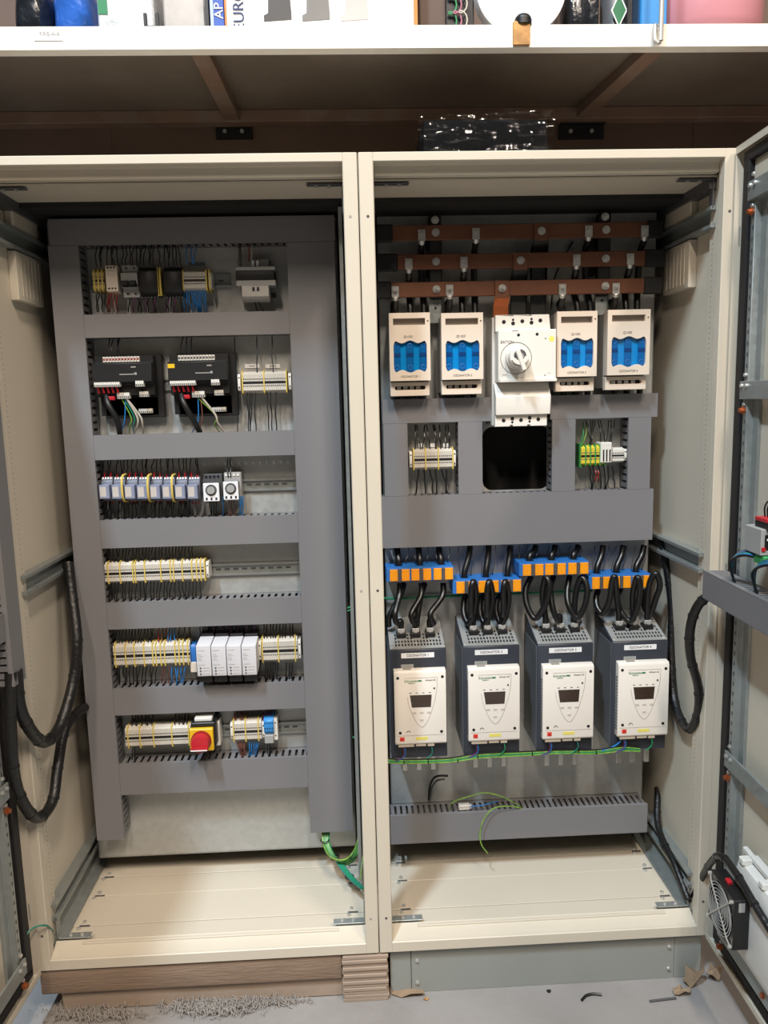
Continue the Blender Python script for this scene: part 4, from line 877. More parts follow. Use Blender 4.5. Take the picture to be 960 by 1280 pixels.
# ---------------------------------------------------------------- fuse switches
WINX = mat('fuse_body_dark', '#0a3a72', .3)
for n_, (a, b, c, d) in enumerate(((487, 391, 538, 495), (552, 391, 604, 493), (696, 389, 746, 489), (759, 387, 812, 487))):
    xa, xb, z0, z1 = rect(a, b, c, d, .225); w = xb-xa; h = z1-z0; xm = (xa+xb)/2
    lab = ['leftmost', 'second from left', 'third from left', 'rightmost'][n_]
    t = thing('fuse_switch', 'beige fuse switch with a blue window, ' + lab + ' of four', 'fuse switch', (xm, .29, z0), 'fuse switches')
    zs = z0+h*.185
    part('base', MB().box(xa+.002, xb+.001, .262, YP, z0+.006, z1-.004), GREYP, t, .002)
    # lower terminal cover with slot
    sl = rrect(xa+w*.12, xb-w*.12, z0+h*.075, z0+h*.125, .004, 3)
    lc = part('terminal_cover', MB().holed([(xa+.001, z0), (xb-.002, z0), (xb-.002, zs-.003), (xa+.001, zs-.003)], [sl], 'y', .240, .262), BEIGE, t, .001)
    part('slot_back', MB().box(xa+w*.1, xb-w*.1, .256, .261, z0+h*.06, z0+h*.14), BLACK, lc)
    for k in range(4): part('contact', MB().box(xa+w*(.18+.16*k), xa+w*(.28+.16*k), .252, .256, z0+h*.08, z0+h*.12), STEEL, lc)
    # lid with handle recess and scalloped window
    hr = [(xa+w*.1, z1-h*.145), (xb-w*.12, z1-h*.145), (xb-w*.12, z1-h*.065), (xa+w*.1, z1-h*.065)]
    zb0, zt0 = z0+h*.285, z0+h*.67
    wl, wr = xa+w*.10, xb-w*.09; win = []
    N = 36
    for k in range(N+1):
        u = k/N; win.append((wr+(wl-wr)*u, zt0-.0035+.0035*math.cos(u*4*math.pi)-(.012*max(0, 1-min(u, 1-u)/.07)**2)))
    for k in range(N+1):
        u = k/N; win.append((wl+(wr-wl)*u, zb0+.0035-.0035*math.cos(u*4*math.pi)+(.012*max(0, 1-min(u, 1-u)/.07)**2)))
    lid = part('lid', MB().holed([(xa, zs), (xb, zs), (xb, z1), (xa, z1)], [hr[::-1], win], 'y', .2235, .236), BEIGE, t, .0012)
    part('lid_rim', MB().box(xa+.002, xa+.005, .236, .262, zs+.001, z1-.001).box(xb-.005, xb-.002, .236, .262, zs+.001, z1-.001).box(xa+.005, xb-.005, .236, .262, z1-.004, z1-.001), BEIGE, t)
    part('handle_recess', MB().box(xa+w*.08, xb-w*.10, .238, .242, z1-h*.16, z1-h*.05), mat_hr if n_ else globals().setdefault('mat_hr', mat('recess_grey', '#8d8378', .5)), t)
    wn = part('window', MB().box(wl-.003, wr+.003, .234, .238, zb0-.004, zt0+.004), BLUEW, t)
    for k in range(3):
        cx_ = wl+(wr-wl)*(.10+.40*k); 
        part('fuse_carrier', MB().box(cx_-.0095, cx_+.0095, .2305, .2345, zb0+.004, zt0-.004), BLUED, wn, .001)
        part('fuse_band', MB().box(cx_-.0095, cx_+.0095, .2295, .231, zb0+(zt0-zb0)*.5, zb0+(zt0-zb0)*.62), WINX, wn)
        for zz in (.17, .84): part('fuse_ring', MB().tube([(cx_+.006*math.cos(v_*.628), .2302, zb0+(zt0-zb0)*zz+.006*math.sin(v_*.628)) for v_ in range(10)], .0009, 4, True), BLUE, wn)
    part('lock_hole', MB().cyl((xb-w*.055, .2228, z1-h*.10), (xb-w*.055, .2245, z1-h*.10), .002, 8), BLACK, lid)
    part('maker_mark', MB().tube([(xm-.012+.003*math.cos(v_*.785), .2231, z0+h*.715+.003*math.sin(v_*.785)) for v_ in range(8)], .0006, 4, True), PRINT, lid)
    text('OEZ', PRINT, lid, (xm+.001, .2232, z0+h*.715), .0075)
    text('OZONATOR %d' % (n_+1), PRINT, lid, (xm, .2232, z0+h*.235), .0078)
    for k in range(3):
        p = at(a+(c-a)*(.17+.3*k), d-2, .30)
        one('power_cable', MB().cyl((p.x, .30, z0+.004), (p.x, .305, t0+.03), .0085, 10), BLACKG, '%s stub of black cable below the %s fuse switch' % (['left', 'middle', 'right'][k], ['first', 'second', 'third', 'fourth'][n_]), 'cable', 'cables below fuse switch %d' % (n_+1), smooth=60)

# ---------------------------------------------------------------- main breaker
yf = .215
xa, xb, z0, z1 = rect(620, 393, 693, 533, yf); w = xb-xa; h = z1-z0; xm = (xa+xb)/2
t = thing('main_breaker', 'large white main breaker with a round rotary handle', 'breaker', (xm, .28, z0))
def Z(py): return z1-(py-393)/(533-393)*h
def X(px): return xa+(px-620)/(693-620)*w
nk = lambda x: [(x-.007, 0), (x-.007, 1), (x+.007, 1), (x+.007, 0)]
def notch(zed, zin, xs_, x0, x1, flip):
    pts = [(x0, zed)]
    for xx in xs_: pts += [(xx-.004, zed), (xx-.004, zin), (xx+.004, zin), (xx+.004, zed)]
    return pts+[(x1, zed)]
body = part('housing', MB().box(X(619), X(689), .255, YP, Z(532), Z(394)), WHITE, t, .002)
top_poly = [(X(621), Z(413)), (X(690), Z(413))]+notch(Z(392.5), Z(394.5), (X(665), X(642)), X(688), X(621), 0)
part('upper_terminal_cover', MB().prism(top_poly, 'y', .232, .256), WHITE, t, .001)
bot_poly = notch(Z(533), Z(531), (X(641), X(663)), X(620), X(686), 0)+[(X(686), Z(518)), (X(620), Z(518))]
part('lower_terminal_cover', MB().prism(bot_poly, 'y', .232, .256), WHITE, t, .001)
part('lower_slope', MB().prism([(.255, Z(518)), (.222, Z(518)), (.216, Z(495)), (.245, Z(477)), (.255, Z(477))], 'x', X(620), X(689)), WHITE, t, .001)
fc = part('front_cover', MB().box(X(622), X(694), .205, .256, Z(476.5), Z(412)), WHITE, t, .002)
part('front_ledge', MB().box(X(623), X(694), .196, .206, Z(477), Z(473)), WHITE, t, .001)
for xx, zs_ in ((631.5, (401,)), (643, (398.5, 403)), (654.5, (400.5,)), (666, (398, 402.5)), (677, (400,))):
    for k, zz in enumerate(zs_): part('screw_hole', MB().cyl((X(xx), .2315, Z(zz)), (X(xx), .234, Z(zz)), .0032 if len(zs_) == 2 and k == 0 else .0052, 12), BLACK, t)
for xx, zs_ in ((631, (525,)), (642, (523, 527.5)), (653, (525,)), (664, (522.5, 527)), (675, (524.5,))):
    for k, zz in enumerate(zs_): part('screw_hole', MB().cyl((X(xx), .2315, Z(zz)), (X(xx), .234, Z(zz)), .0032 if len(zs_) == 2 and k == 1 else .0052, 12), BLACK, t)
for xx, zz in ((647, 418.5), (670, 418)): part('screw_hole', MB().cyl((X(xx), .2045, Z(zz)), (X(xx), .207, Z(zz)), .004, 12), BLACK, t)
part('test_button', MB().cyl((X(680.5), .2045, Z(423.5)), (X(680.5), .207, Z(423.5)), .0017, 8), BLACK, t); part('yellow_sticker', MB().cyl((X(688), .2046, Z(424)), (X(688), .206, Z(424)), .0075, 16), YELL, t)
kx, kz = X(644), Z(447)
part('dial_ring', MB().tube([(kx+.041*math.cos(v_*math.pi/24), .2048, kz+.041*math.sin(v_*math.pi/24)) for v_ in range(48)], .0008, 4, True), PRINT, t)
kn = part('rotary_handle', MB().cyl((kx, .185, kz), (kx, .205, kz), .029, 40).cyl((kx, .165, kz), (kx, .185, kz), .024, 40, .027), WHITE, t, .001)
part('handle_grip', MB().box(-.006, .006, .152, .187, -.036, .02).xf(Matrix.Translation((kx, 0, kz)) @ Matrix.Rotation(math.radians(-20), 4, 'Y')), WHITE, kn, .002)
part('handle_face', MB().cyl((kx+.002, .1635, kz+.004), (kx+.002, .1652, kz+.004), .016, 24), GREYD, kn); part('handle_hub', MB().cyl((kx+.003, .160, kz+.003), (kx+.003, .164, kz+.003), .008, 16), STEEL, kn)
part('handle_lip', MB().holed([(kx+.023*math.cos(v_), kz+.004+.023*math.sin(v_)) for v_ in [math.radians(205+k*7) for k in range(22)]]+[(kx+.013*math.cos(v_), kz+.004+.013*math.sin(v_)) for v_ in [math.radians(352-k*7) for k in range(22)]], [], 'y', .155, .166), WHITE, kn, .001)
text('EATON', PRINT, t, (X(633), .2046, Z(427)), .0105); part('type_print', MB().box(X(639), X(647), .2046, .206, Z(413.6), Z(413)), PRINT, t)
part('type_print', MB().box(X(627), X(632), .2046, .206, Z(468), Z(467)), PRINTL, t); part('type_print', MB().box(X(683), X(687), .2046, .206, Z(466.5), Z(466)), PRINTL, t); part('test_button', MB().cyl((X(680), .2045, Z(469)), (X(680), .207, Z(469)), .0017, 8), BLACK, t)

# ---------------------------------------------------------------- small terminals right of the cutout
t = strip('green and yellow earth terminal group with white plug terminals', 726, 757, 556, 583, rb, (732, 738, 744, 750, 756), (0, 0), mat('earth_terminal_yellow', '#d8c23c', .5), mat('earth_terminal_green', '#2f8f46', .5), dark=True)
q = rect(724, 553, 728, 586, .30); part('green_end', MB().box(q[0], q[1], .298, .341, q[2]+.004, q[3]-.004), mat('terminal_green', '#2c7d3c', .5), t, .001)
q = rect(751, 553, 765, 582, .285); t = simple('terminal_block', 'tall white plug terminal beside the earth terminals', 'terminal', q, .285)
part('body', MB().box(q[0], q[1], .285, .341, q[2]+.008, q[3]), WHITE, t, .002)
for k in range(3): part('slot', MB().box(q[0]+.006+.009*k, q[0]+.010+.009*k, .2845, .287, q[2]+.012, q[3]-.02), BLACK, t)
strip('small white terminal strip at the far right of the cutout', 765, 784, 559, 579, rb, (), (0, 1), WHITE)
RW = 'black wire into the white strip left of the cutout'
wires((519, 521, 531, 533, 541, 543, 549, 557, 560), 531, 562, BLACKG, RW, Ya=.322, Yb=.305, seed=50, spread=5, r=.0019)
wires((523, 530, 537, 544, 552, 558), 587, 617, BLACKG, 'black wire below the white strip left of the cutout', Ya=.305, Yb=.325, seed=51, x2=[520, 532, 541, 546, 559, 557], r=.0024)
for a, b in ((523, 530), (538, 545), (554, 561)):
    q = rect(a, 554, b, 559, .315); one('marker_tag', MB().box(q[0], q[1], .314, .316, q[2], q[3]-.0005), PAPER, 'small white marker above the strip left of the cutout, %s one' % {523: 'left', 538: 'middle', 554: 'right'}[a], 'tag', 'markers left of the cutout')
wires((732, 738, 741, 744, 747, 750, 761, 764, 768), 525, 558, BLACKG, 'thin black wire into the green yellow terminals', Ya=.322, Yb=.305, seed=52, spread=7, r=.0015)
wires((729, 733), 527, 560, [GREEN, GRYEL], 'green wire into the earth terminals', Ya=.322, Yb=.305, seed=53, x2=[725, 727])
wires((736, 741, 748, 755, 760, 765), 582, 611, BLACKG, 'black wire below the green yellow terminals', Ya=.305, Yb=.325, seed=54, spread=4, r=.0019)
wires((744, 747), 588, 602, REDWIRE, 'short red wire below the earth terminals', Ya=.30, Yb=.315, seed=55, spread=1, r=.0022)

# ---------------------------------------------------------------- current transformers
CT = [(483, 709.5, 567, 726), (566, 724.5, 652, 741), (649, 703, 736, 719), (736, 719, 814, 735.5)]
OR_ = [.05, .225, .37, .545, .70, .87]
cy0, cy1 = .252, .333
for n_, (a, b, c, d) in enumerate(CT):
    xa, xb, z0, z1 = rect(a, b, c, d, cy0); w = xb-xa
    t = thing('current_transformer', 'blue current transformer block with orange labels, %s of four' % ['leftmost', 'second from left', 'third from left', 'rightmost'][n_], 'transformer', ((xa+xb)/2, .29, z0), 'current transformers')
    hs = []
    for k in (.2, .52, .84):
        cx_ = xa+w*k; hs.append([(cx_+.0135*math.cos(v_*math.pi/8), .292+.0135*math.sin(v_*math.pi/8)) for v_ in range(16)])
    part('housing', MB().holed([(xa, cy0), (xb, cy0), (xb, cy1), (xa, cy1)], hs, 'z', z0, z1), BLUE, t, .0008)
    part('foot', MB().box(xa+.01, xb-.01, cy1, YP, z0+.006, z1-.006), BLUE, t)
    for k in range(3):
        part('front_ridge', MB().box(xa+w*(OR_[2*k]+.125), xa+w*(OR_[2*k+1]-.006), cy0-.004, cy0, z0+.001, z1-.002), GREYD, t, .0006)
    for k in range(6):
        lb_ = part('orange_label', MB().box(xa+w*OR_[k], xa+w*(OR_[k]+.118), cy0-.005, cy0, z0+.002, z1-.003), ORANGE, t, .0006)
        for (u, v_) in ((.15, .85), (.85, .15), (.85, .85), (.15, .15)): part('pin', MB().cyl((xa+w*(OR_[k]+.118*u), cy0-.0056, z0+.002+(z1-z0-.005)*v_), (xa+w*(OR_[k]+.118*u), cy0-.0045, z0+.002+(z1-z0-.005)*v_), .0009, 5), PRINT, lb_)
    for k in (.2, .52, .84):
        px = a+(c-a)*k; x = xa+w*k; nm = {.2: 'left', .52: 'middle', .84: 'right'}[k]
        p = at(px+(-3 if n_ == 0 else 3)+random.uniform(-3, 3), 682, .315)
        wire([(p.x, .318, p.z), (p.x*.7+x*.3, .31, p.z*.6+z1*.4), (x, .295, z1+.01), (x, .292, z0+.003)], .0088, BLACKG, '%s black feed cable from the wide duct into %s blue block' % (nm, ['first', 'second', 'third', 'fourth'][n_]), 'motor feed cables', 'power_cable', sides=10, cat='cable')
        for s_ in (-1, 1):
            p2 = at(px+s_*7+random.uniform(-4, 4), 682, .32); e = V((x+.016*s_+.004, .30, z1+.001))
            wire([p2, p2*.6+e*.4+V((.004*s_, -.006, 0)), e+V((0, -.004, .012)), e], .0011, NAVY, 'thin sensor wire %s the %s feed cable of the %s blue block' % ('left of' if s_ < 0 else 'right of', nm, ['first', 'second', 'third', 'fourth'][n_]), 'sensor wires of block %d' % (n_+1))

# ---------------------------------------------------------------- motor soft starters
DR = [(486, 812, 560), (576.5, 808, 652), (669, 805.5, 743), (761.5, 802, 836)]
dyf = .192
STX = []
for n_, (a, ty, b) in enumerate(DR):
    wn = ['leftmost', 'second', 'third', 'rightmost'][n_]
    xa, xb = at(a, 870, dyf).x, at(b, 870, dyf).x; zt = at((a+b)/2, ty, dyf).z; w = .157; xm = (xa+xb)/2; xa, xb = xm-w/2, xm+w/2; zb = at((a+b)/2, ty+135, dyf).z; ztb = zt+.048
    t = thing('soft_starter', 'dark motor soft starter with cream keypad cover, %s of four' % wn, 'motor starter', (xm, .27, zb), 'soft starters'); STX.append((xa, xb, zt, zb, ztb))
    part('housing', MB().prism([(YP, zb+.01), (dyf+.03, zb+.01), (dyf, zb), (dyf, zt), (dyf+.002, zt+.001), (YP, ztb-.002)], 'x', xa, xb), DRIVE, t, .002)
    part('side_skirt', MB().box(xa-.0015, xa+.002, dyf+.006, YP-.002, zb+.012, zt-.004), mat_sk if n_ else globals().setdefault('mat_sk', mat('drive_side_grey', '#63676b', .45, .1)), t)
    # vented top deck: slotted sheet, sloping to the front
    sl_ = (ztb-zt)/(YP-dyf); deck = MB(); holes = []
    for r in range(4):
        y0 = .012+r*.016
        for k in range(15):
            u = .016+k*.0088
            if r >= 2 and k % 5 in (1, 2, 3): continue
            holes.append([(u, y0), (u+.0048, y0), (u+.0048, y0+.011), (u, y0+.011)])
    L = (YP-dyf)/math.cos(math.atan(sl_))
    deck.holed([(0, 0), (w-.004, 0), (w-.004, L-.004), (0, L-.004)], holes, 'z', 0, .002)
    part('vent_deck', deck.xf(Matrix.Translation((xa+.002, dyf+.001, zt+.0022)) @ Matrix.Rotation(math.atan(sl_), 4, 'X')), DRIVEM, t, smooth=0)
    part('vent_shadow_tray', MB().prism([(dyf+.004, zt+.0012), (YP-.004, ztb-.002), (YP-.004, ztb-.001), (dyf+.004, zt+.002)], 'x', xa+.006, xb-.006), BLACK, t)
    for k, lx in enumerate((.2, .5, .8)):
        x = xa+w*(.24+.26*k); y = .248; z = zt+(y-dyf)*sl_+.004
        tb = part('terminal_lug', MB().box(x-.0135, x+.0135, y-.012, y+.02, z, z+.012), BLACK, t, .001)
        part('lug_plate', MB().box(x-.010, x+.010, y-.006, y+.012, z+.012, z+.024), STEEL, tb, .001); part('lug_screw', MB().cyl((x, y-.004, z+.018), (x, y-.010, z+.018), .006, 8), STEEL, tb)
    for k, xx in enumerate((xa+.008, xb-.008)): scr(t, (xx, dyf+.012, zt+.005), UPR)
    # name strip
    ns = part('name_strip', MB().box(xa+w*.21, xa+w*.79, dyf-.0012, dyf, zt-.023, zt-.009), PAPER, t); text('OZONATOR %d' % (n_+1), NAVY, ns, (xm, dyf-.0014, zt-.016), .0095)
    # keypad cover
    yc = dyf-.024; c0, c1, cz0, cz1 = xa+.010, xb-.004, at((a+b)/2, ty+118.5, yc).z, at((a+b)/2, ty+26, yc).z
    cv = part('keypad_cover', MB().prism([(dyf, cz0), (yc+.003, cz0), (yc, cz0+.004), (yc, cz1-.010), (yc+.004, cz1-.002), (dyf, cz1)], 'x', c0, c1), CREAMD, t, .003, seg=2)
    part('rating_tag', MB().box(c0+w*.14, c0+w*.36, dyf-.0015, dyf, cz1, cz1+.010), GREYP, t); part('cover_tab', MB().box(c0+w*.17, c0+w*.31, dyf-.014, dyf-.003, cz1-.001, cz1+.002), PRINTL, t)
    for (u, v_) in ((.075, .905), (.93, .905), (.10, .165), (.90, .165)): part('screw_hole', MB().cyl((c0+(c1-c0)*u, yc-.0006, cz0+(cz1-cz0)*v_), (c0+(c1-c0)*u, yc+.001, cz0+(cz1-cz0)*v_), .0042, 10), BLACK, cv)
    cw, ch = c1-c0, cz1-cz0; P_ = lambda u, v: (c0+cw*u, yc-.0003, cz0+ch*v)
    pts = [P_(.2, .9), P_(.83, .9), P_(.82, .75), P_(.78, .6), P_(.70, .42), P_(.62, .30), P_(.53, .235), P_(.43, .29), P_(.35, .40), P_(.28, .53), P_(.25, .65)]
    part('keypad_outline', MB().tube(cr(pts[1:], 4), .0006, 4), PRINTL, cv); part('keypad_outline', MB().tube([pts[0], pts[1]], .0004, 4), PRINTL, cv)
    part('display', MB().prism([(P_(.30, 0)[0], P_(0, .67)[2]), (P_(.72, 0)[0], P_(0, .67)[2]), (P_(.70, 0)[0], P_(0, .505)[2]), (P_(.335, 0)[0], P_(0, .505)[2])], 'y', yc-.0006, yc+.001), SCREEN, cv)
    for u, v_ in ((.38, .435), (.52, .435), (.66, .435), (.52, .335)): part('button', MB().prism(rrect(P_(u-.035, 0)[0], P_(u+.035, 0)[0], P_(0, v_-.012)[2], P_(0, v_+.012)[2], .0015, 3), 'y', yc-.0012, yc), mat_bt if (n_ or 'mat_bt' in globals()) else globals().setdefault('mat_bt', mat('pale_button', '#cdc5bb', .5)), cv)
    for k in range(4): part('led_mark', MB().box(P_(.29+.125*k, 0)[0], P_(.33+.125*k, 0)[0], yc-.0006, yc, P_(0, .695)[2], P_(0, .703)[2]), PRINT, cv)
    part('led', MB().cyl(P_(.77, .755), (P_(.77, 0)[0], yc-.001, P_(0, .755)[2]), .0026, 8), PRINT, cv)
    text('Schneider', PRINTG, cv, (P_(.33, 0)[0], yc-.0004, P_(0, .86)[2]), .0095); text('Electric', PRINTG, cv, (P_(.335, 0)[0], yc-.0004, P_(0, .832)[2]), .0055); part('logo_bar', MB().box(P_(.46, 0)[0], P_(.53, 0)[0], yc-.0006, yc, P_(0, .85)[2], P_(0, .87)[2]), PRINTG, cv)
    text('Altistart 22', PRINT, cv, (P_(.70, 0)[0], yc-.0004, P_(0, .865)[2]), .0062)
    part('arc_symbol', MB().tube([(P_(.26, 0)[0]+.005*math.cos(v_), yc-.0003, P_(0, .165)[2]+.005*math.sin(v_)) for v_ in [k*.4 for k in range(9)]], .0009, 4), PRINT, cv)
    part('red_label', MB().box(P_(.09, 0)[0], P_(.18, 0)[0], yc-.0006, yc, P_(0, .05)[2], P_(0, .105)[2]), REDL, cv); part('red_label_mark', MB().prism([(P_(.11, 0)[0], P_(0, .06)[2]), (P_(.16, 0)[0], P_(0, .06)[2]), (P_(.135, 0)[0], P_(0, .095)[2])], 'y', yc-.0009, yc-.0005), RED, cv)
    part('yellow_label', MB().box(P_(.40, 0)[0], P_(.63, 0)[0], yc-.0006, yc, P_(0, .06)[2], P_(0, .10)[2]), YELL, cv)
    part('edge_line', MB().box(P_(.05, 0)[0], P_(.95, 0)[0], yc-.0004, yc, P_(0, .122)[2], P_(0, .126)[2]), PRINTL, cv)
    part('connector_strip', MB().box(c0+cw*.06, c0+cw*.37, yc+.004, dyf-.004, cz0-.009, cz0+.001).box(c0+cw*.40, c0+cw*.60, yc+.004, dyf-.004, cz0-.008, cz0+.001).box(c0+cw*.63, c0+cw*.76, yc+.004, dyf-.004, cz0-.009, cz0+.001), mat_cs if n_ else globals().setdefault('mat_cs', mat('connector_beige', '#b9ab99', .5)), t, .001)
    m = MB()
    for k in range(18): m.box(c0-.0006, c0+.001, dyf-.018, dyf-.006, cz0+.02+k*.0088, cz0+.024+k*.0088)
    part('side_vents', m, GREYD, cv, smooth=0, kind='stuff')
    for k in range(3):
        x = xa+w*(.25+.26*k); part('output_stud', MB().box(x-.007, x+.007, .232, .246, at(a, ty+152, .235).z, zb+.012), STEEL, t, .001)
    # control leads
    ord_ = ['first', 'second', 'third', 'fourth'][n_]
    zz = zb+.005
    for k, (u, mt, nm) in enumerate(((.14, VIOLET, 'violet'), (.17, BLUEWIRE, 'blue'))):
        wire([(c0+cw*u, yc+.012, cz0-.006), (c0+cw*(u+.03), yc+.010, cz0-.025), (c0+cw*(u+.0), yc+.014, cz0-.042), (c0+cw*(u-.14), .185, zz-.008)], .0014, mt, '%s control lead under the %s soft starter' % (nm, ord_), 'control leads')
    wire([(c0+cw*.70, yc+.012, cz0-.006), (c0+cw*.72, yc+.008, cz0-.022), (c0+cw*.71, yc+.012, cz0-.036), (c0+cw*.62, .183, zz-.004)], .0016, GREEN if n_ % 2 else TEAL, 'green control lead under the %s soft starter' % ord_, 'control leads')
# earth and control wires laid across under the starters
LY = .188
for k, (mt, dy, r, lab) in enumerate(((GRYEL, 2.2, .0022, 'green-yellow earth wire running under all four starters'), (GREEN, .3, .0020, 'green wire running under all four starters'), (GRYEL, -1.2, .0018, 'upper thin green-yellow wire under the starters'), (BLACKG, -2.8, .0018, 'black wire running under all four starters'))):
    wire([at(484, 951+dy, LY), at(510, 952+dy, LY-.003), at(560, 950.5+dy, LY), at(600, 945+dy*1.2, LY-.003), at(660, 942+dy, LY), at(700, 940+dy*.8, LY-.003), at(745, 940+dy, LY), at(778, 936+dy*1.3, LY-.002), at(800, 937+dy, LY)], r, mt, lab, 'wires under the starters', n=6)
for px, py in ((505, 953), (535, 952), (572, 951), (597, 946), (665, 942), (723, 938), (745, 940)):
    p = at(px, py, LY-.003); one('cable_tie', MB().tube([(p.x, p.y+.006*math.cos(v_*.785), p.z+.006*math.sin(v_*.785)) for v_ in range(8)], .0012, 4, True), BLACK, 'small black cable tie on the wires under the starters', 'cable tie', 'ties under the starters')
wire([at(752, 938, LY), at(765, 934, LY), at(775, 927, LY-.005), at(776, 918, .175)], .0025, BLUEWIRE, 'blue wire rising to the rightmost starter', 'wires under the starters')

# power cables looping from blue blocks down to the starters
def lug(n_, k): xa_, xb_, zt_, zb_, zh = STX[n_]; w = xb_-xa_; sl_ = (zh-zt_)/(YP-dyf); y = .252; return V((xa_+w*(.24+.26*k), y, zt_+(y-dyf)*sl_+.026))
def loop(n_, k, pts, lab, end=True):
    P = [at(*p) for p in pts]
    if end: e = lug(n_, k); P += [e+V((0, 0, .02)), e-V((0, 0, .006))]
    wire(P, .0085, BLACKG, lab, 'starter power cables', 'power_cable', n=6, sides=12, cat='cable')
o4 = ['first', 'second', 'third', 'fourth']; o3 = ['left', 'middle', 'right']
for k, (hx, bx_) in enumerate(((500, 492), (527, 513), (554, 537))):
    loop(0, k, [(hx, 729, .29), (hx-1, 745, .275), (bx_+(lug(0, k).x*0)+2, 765, .245), (bx_+2, 774, .24), (bx_+5, 779, .245)], '%s power cable looping onto the first soft starter' % o3[k])
for k, (hx, bx_) in enumerate(((503, 487), (529, 522))):
    loop(0, k, [(hx+2, 729, .30), (hx-3, 745, .28), (bx_, 770, .26), (bx_-1, 782, .27)], 'extra black cable strand at the first starter, %s one' % o3[k], False)
for k in range(3):
    s_ = 20.5*k
    loop(1, k, [(583+s_*1.1, 742, .292), (580+s_, 752, .288), (580+s_, 768, .27), (586+s_, 779, .25), (592+s_, 766, .238), (595+s_, 745, .232), (592+s_*.98, 727, .222), (589+s_*.98, 738, .214), (588.5+s_, 765, .222)], '%s power cable looping onto the second soft starter' % o3[k])
loop(2, 0, [(664, 720, .292), (657, 738, .28), (659, 757, .262), (669, 773, .242), (681, 757, .235), (687, 735, .236), (682, 722, .25), (678, 745, .26)], 'left power cable looping onto the third soft starter')
loop(2, 1, [(692, 720, .292), (688, 735, .27), (691, 760, .245), (697, 775, .238)], 'middle power cable looping onto the third soft starter')
loop(2, 2, [(712, 720, .292), (709, 740, .27), (711, 757, .25), (721, 772, .236), (731, 757, .235), (734, 735, .245), (727, 722, .26), (720, 740, .262)], 'right power cable looping onto the third soft starter')
loop(3, 0, [(748, 737, .292), (745, 748, .28), (747, 760, .262), (754, 766, .248), (762, 750, .235), (765, 727, .226), (769, 722, .224), (771, 745, .235)], 'left power cable looping onto the fourth soft starter')
loop(3, 1, [(776, 736, .292), (771, 748, .27), (777, 766, .25), (788, 776, .235), (797, 758, .228), (800, 732, .226), (796, 722, .232), (791, 742, .245)], 'middle power cable looping onto the fourth soft starter')
loop(3, 2, [(803, 736, .292), (806, 760, .28), (813, 766, .26), (820, 748, .245), (825, 731, .238), (820, 717, .24), (812, 728, .246), (809, 752, .25)], 'right power cable looping onto the fourth soft starter')
wire([at(470, 747, .335), at(500, 748, .335), at(560, 745, .335), at(640, 742, .335), at(740, 738, .335)], .004, GREEN, 'green earth wire running along plate behind the power cables', 'earth wires')
# loose ends on the bottom duct
zt = bd[3]
wire([at(536, 1000, .335), at(537, 985, .325), at(541, 974, .31), (at(548, 970, .30)), at(560, 970, .30)], .0035, BLACK, 'short black cable end sticking up behind the bottom duct', 'loose wires', 'cable', cat='cable')
wire([at(537, 998, .335), at(540, 984, .322), at(546, 976, .305), at(556, 974, .298)], .003, GREYD, 'grey cable end beside the short black one', 'loose wires', 'cable', cat='cable')
wire([at(562, 1012, .30), at(566, 1003, .275), at(585, 996, .262), at(606, 991, .262), at(628, 996, .265), at(645, 1005, .28), at(656, 1013, .30)], .0017, GRYEL, 'loose green-yellow wire arching over the bottom duct', 'loose wires', n=6)
wire([at(655, 1012, .29), at(640, 1008, .27), at(618, 1010, .262), at(605, 1024, .258), at(600, 1042, .255), at(602, 1056, .25), at(610, 1067, .245)], .0018, GRYEL, 'loose green-yellow wire hanging down in front of the duct', 'loose wires', n=6)
wire([at(588, 1008, .285), at(600, 1007, .28), at(613, 1004, .285), at(622, 1002, .30)], .0016, BLUEWIRE, 'loose blue wire on the bottom duct', 'loose wires')
q = rect(574, 1006, 588, 1017, .28); t = thing('plug_connector', 'small white plug connector lying on the bottom duct', 'connector', ((q[0]+q[1])/2, .295, zt))
part('body', MB().box(q[0], q[1], .288, .306, zt+.0005, zt+.016), WHITE, t, .002); part('collar', MB().box(q[1], q[1]+.006, .291, .303, zt+.002, zt+.013), PALEW, t, .001)
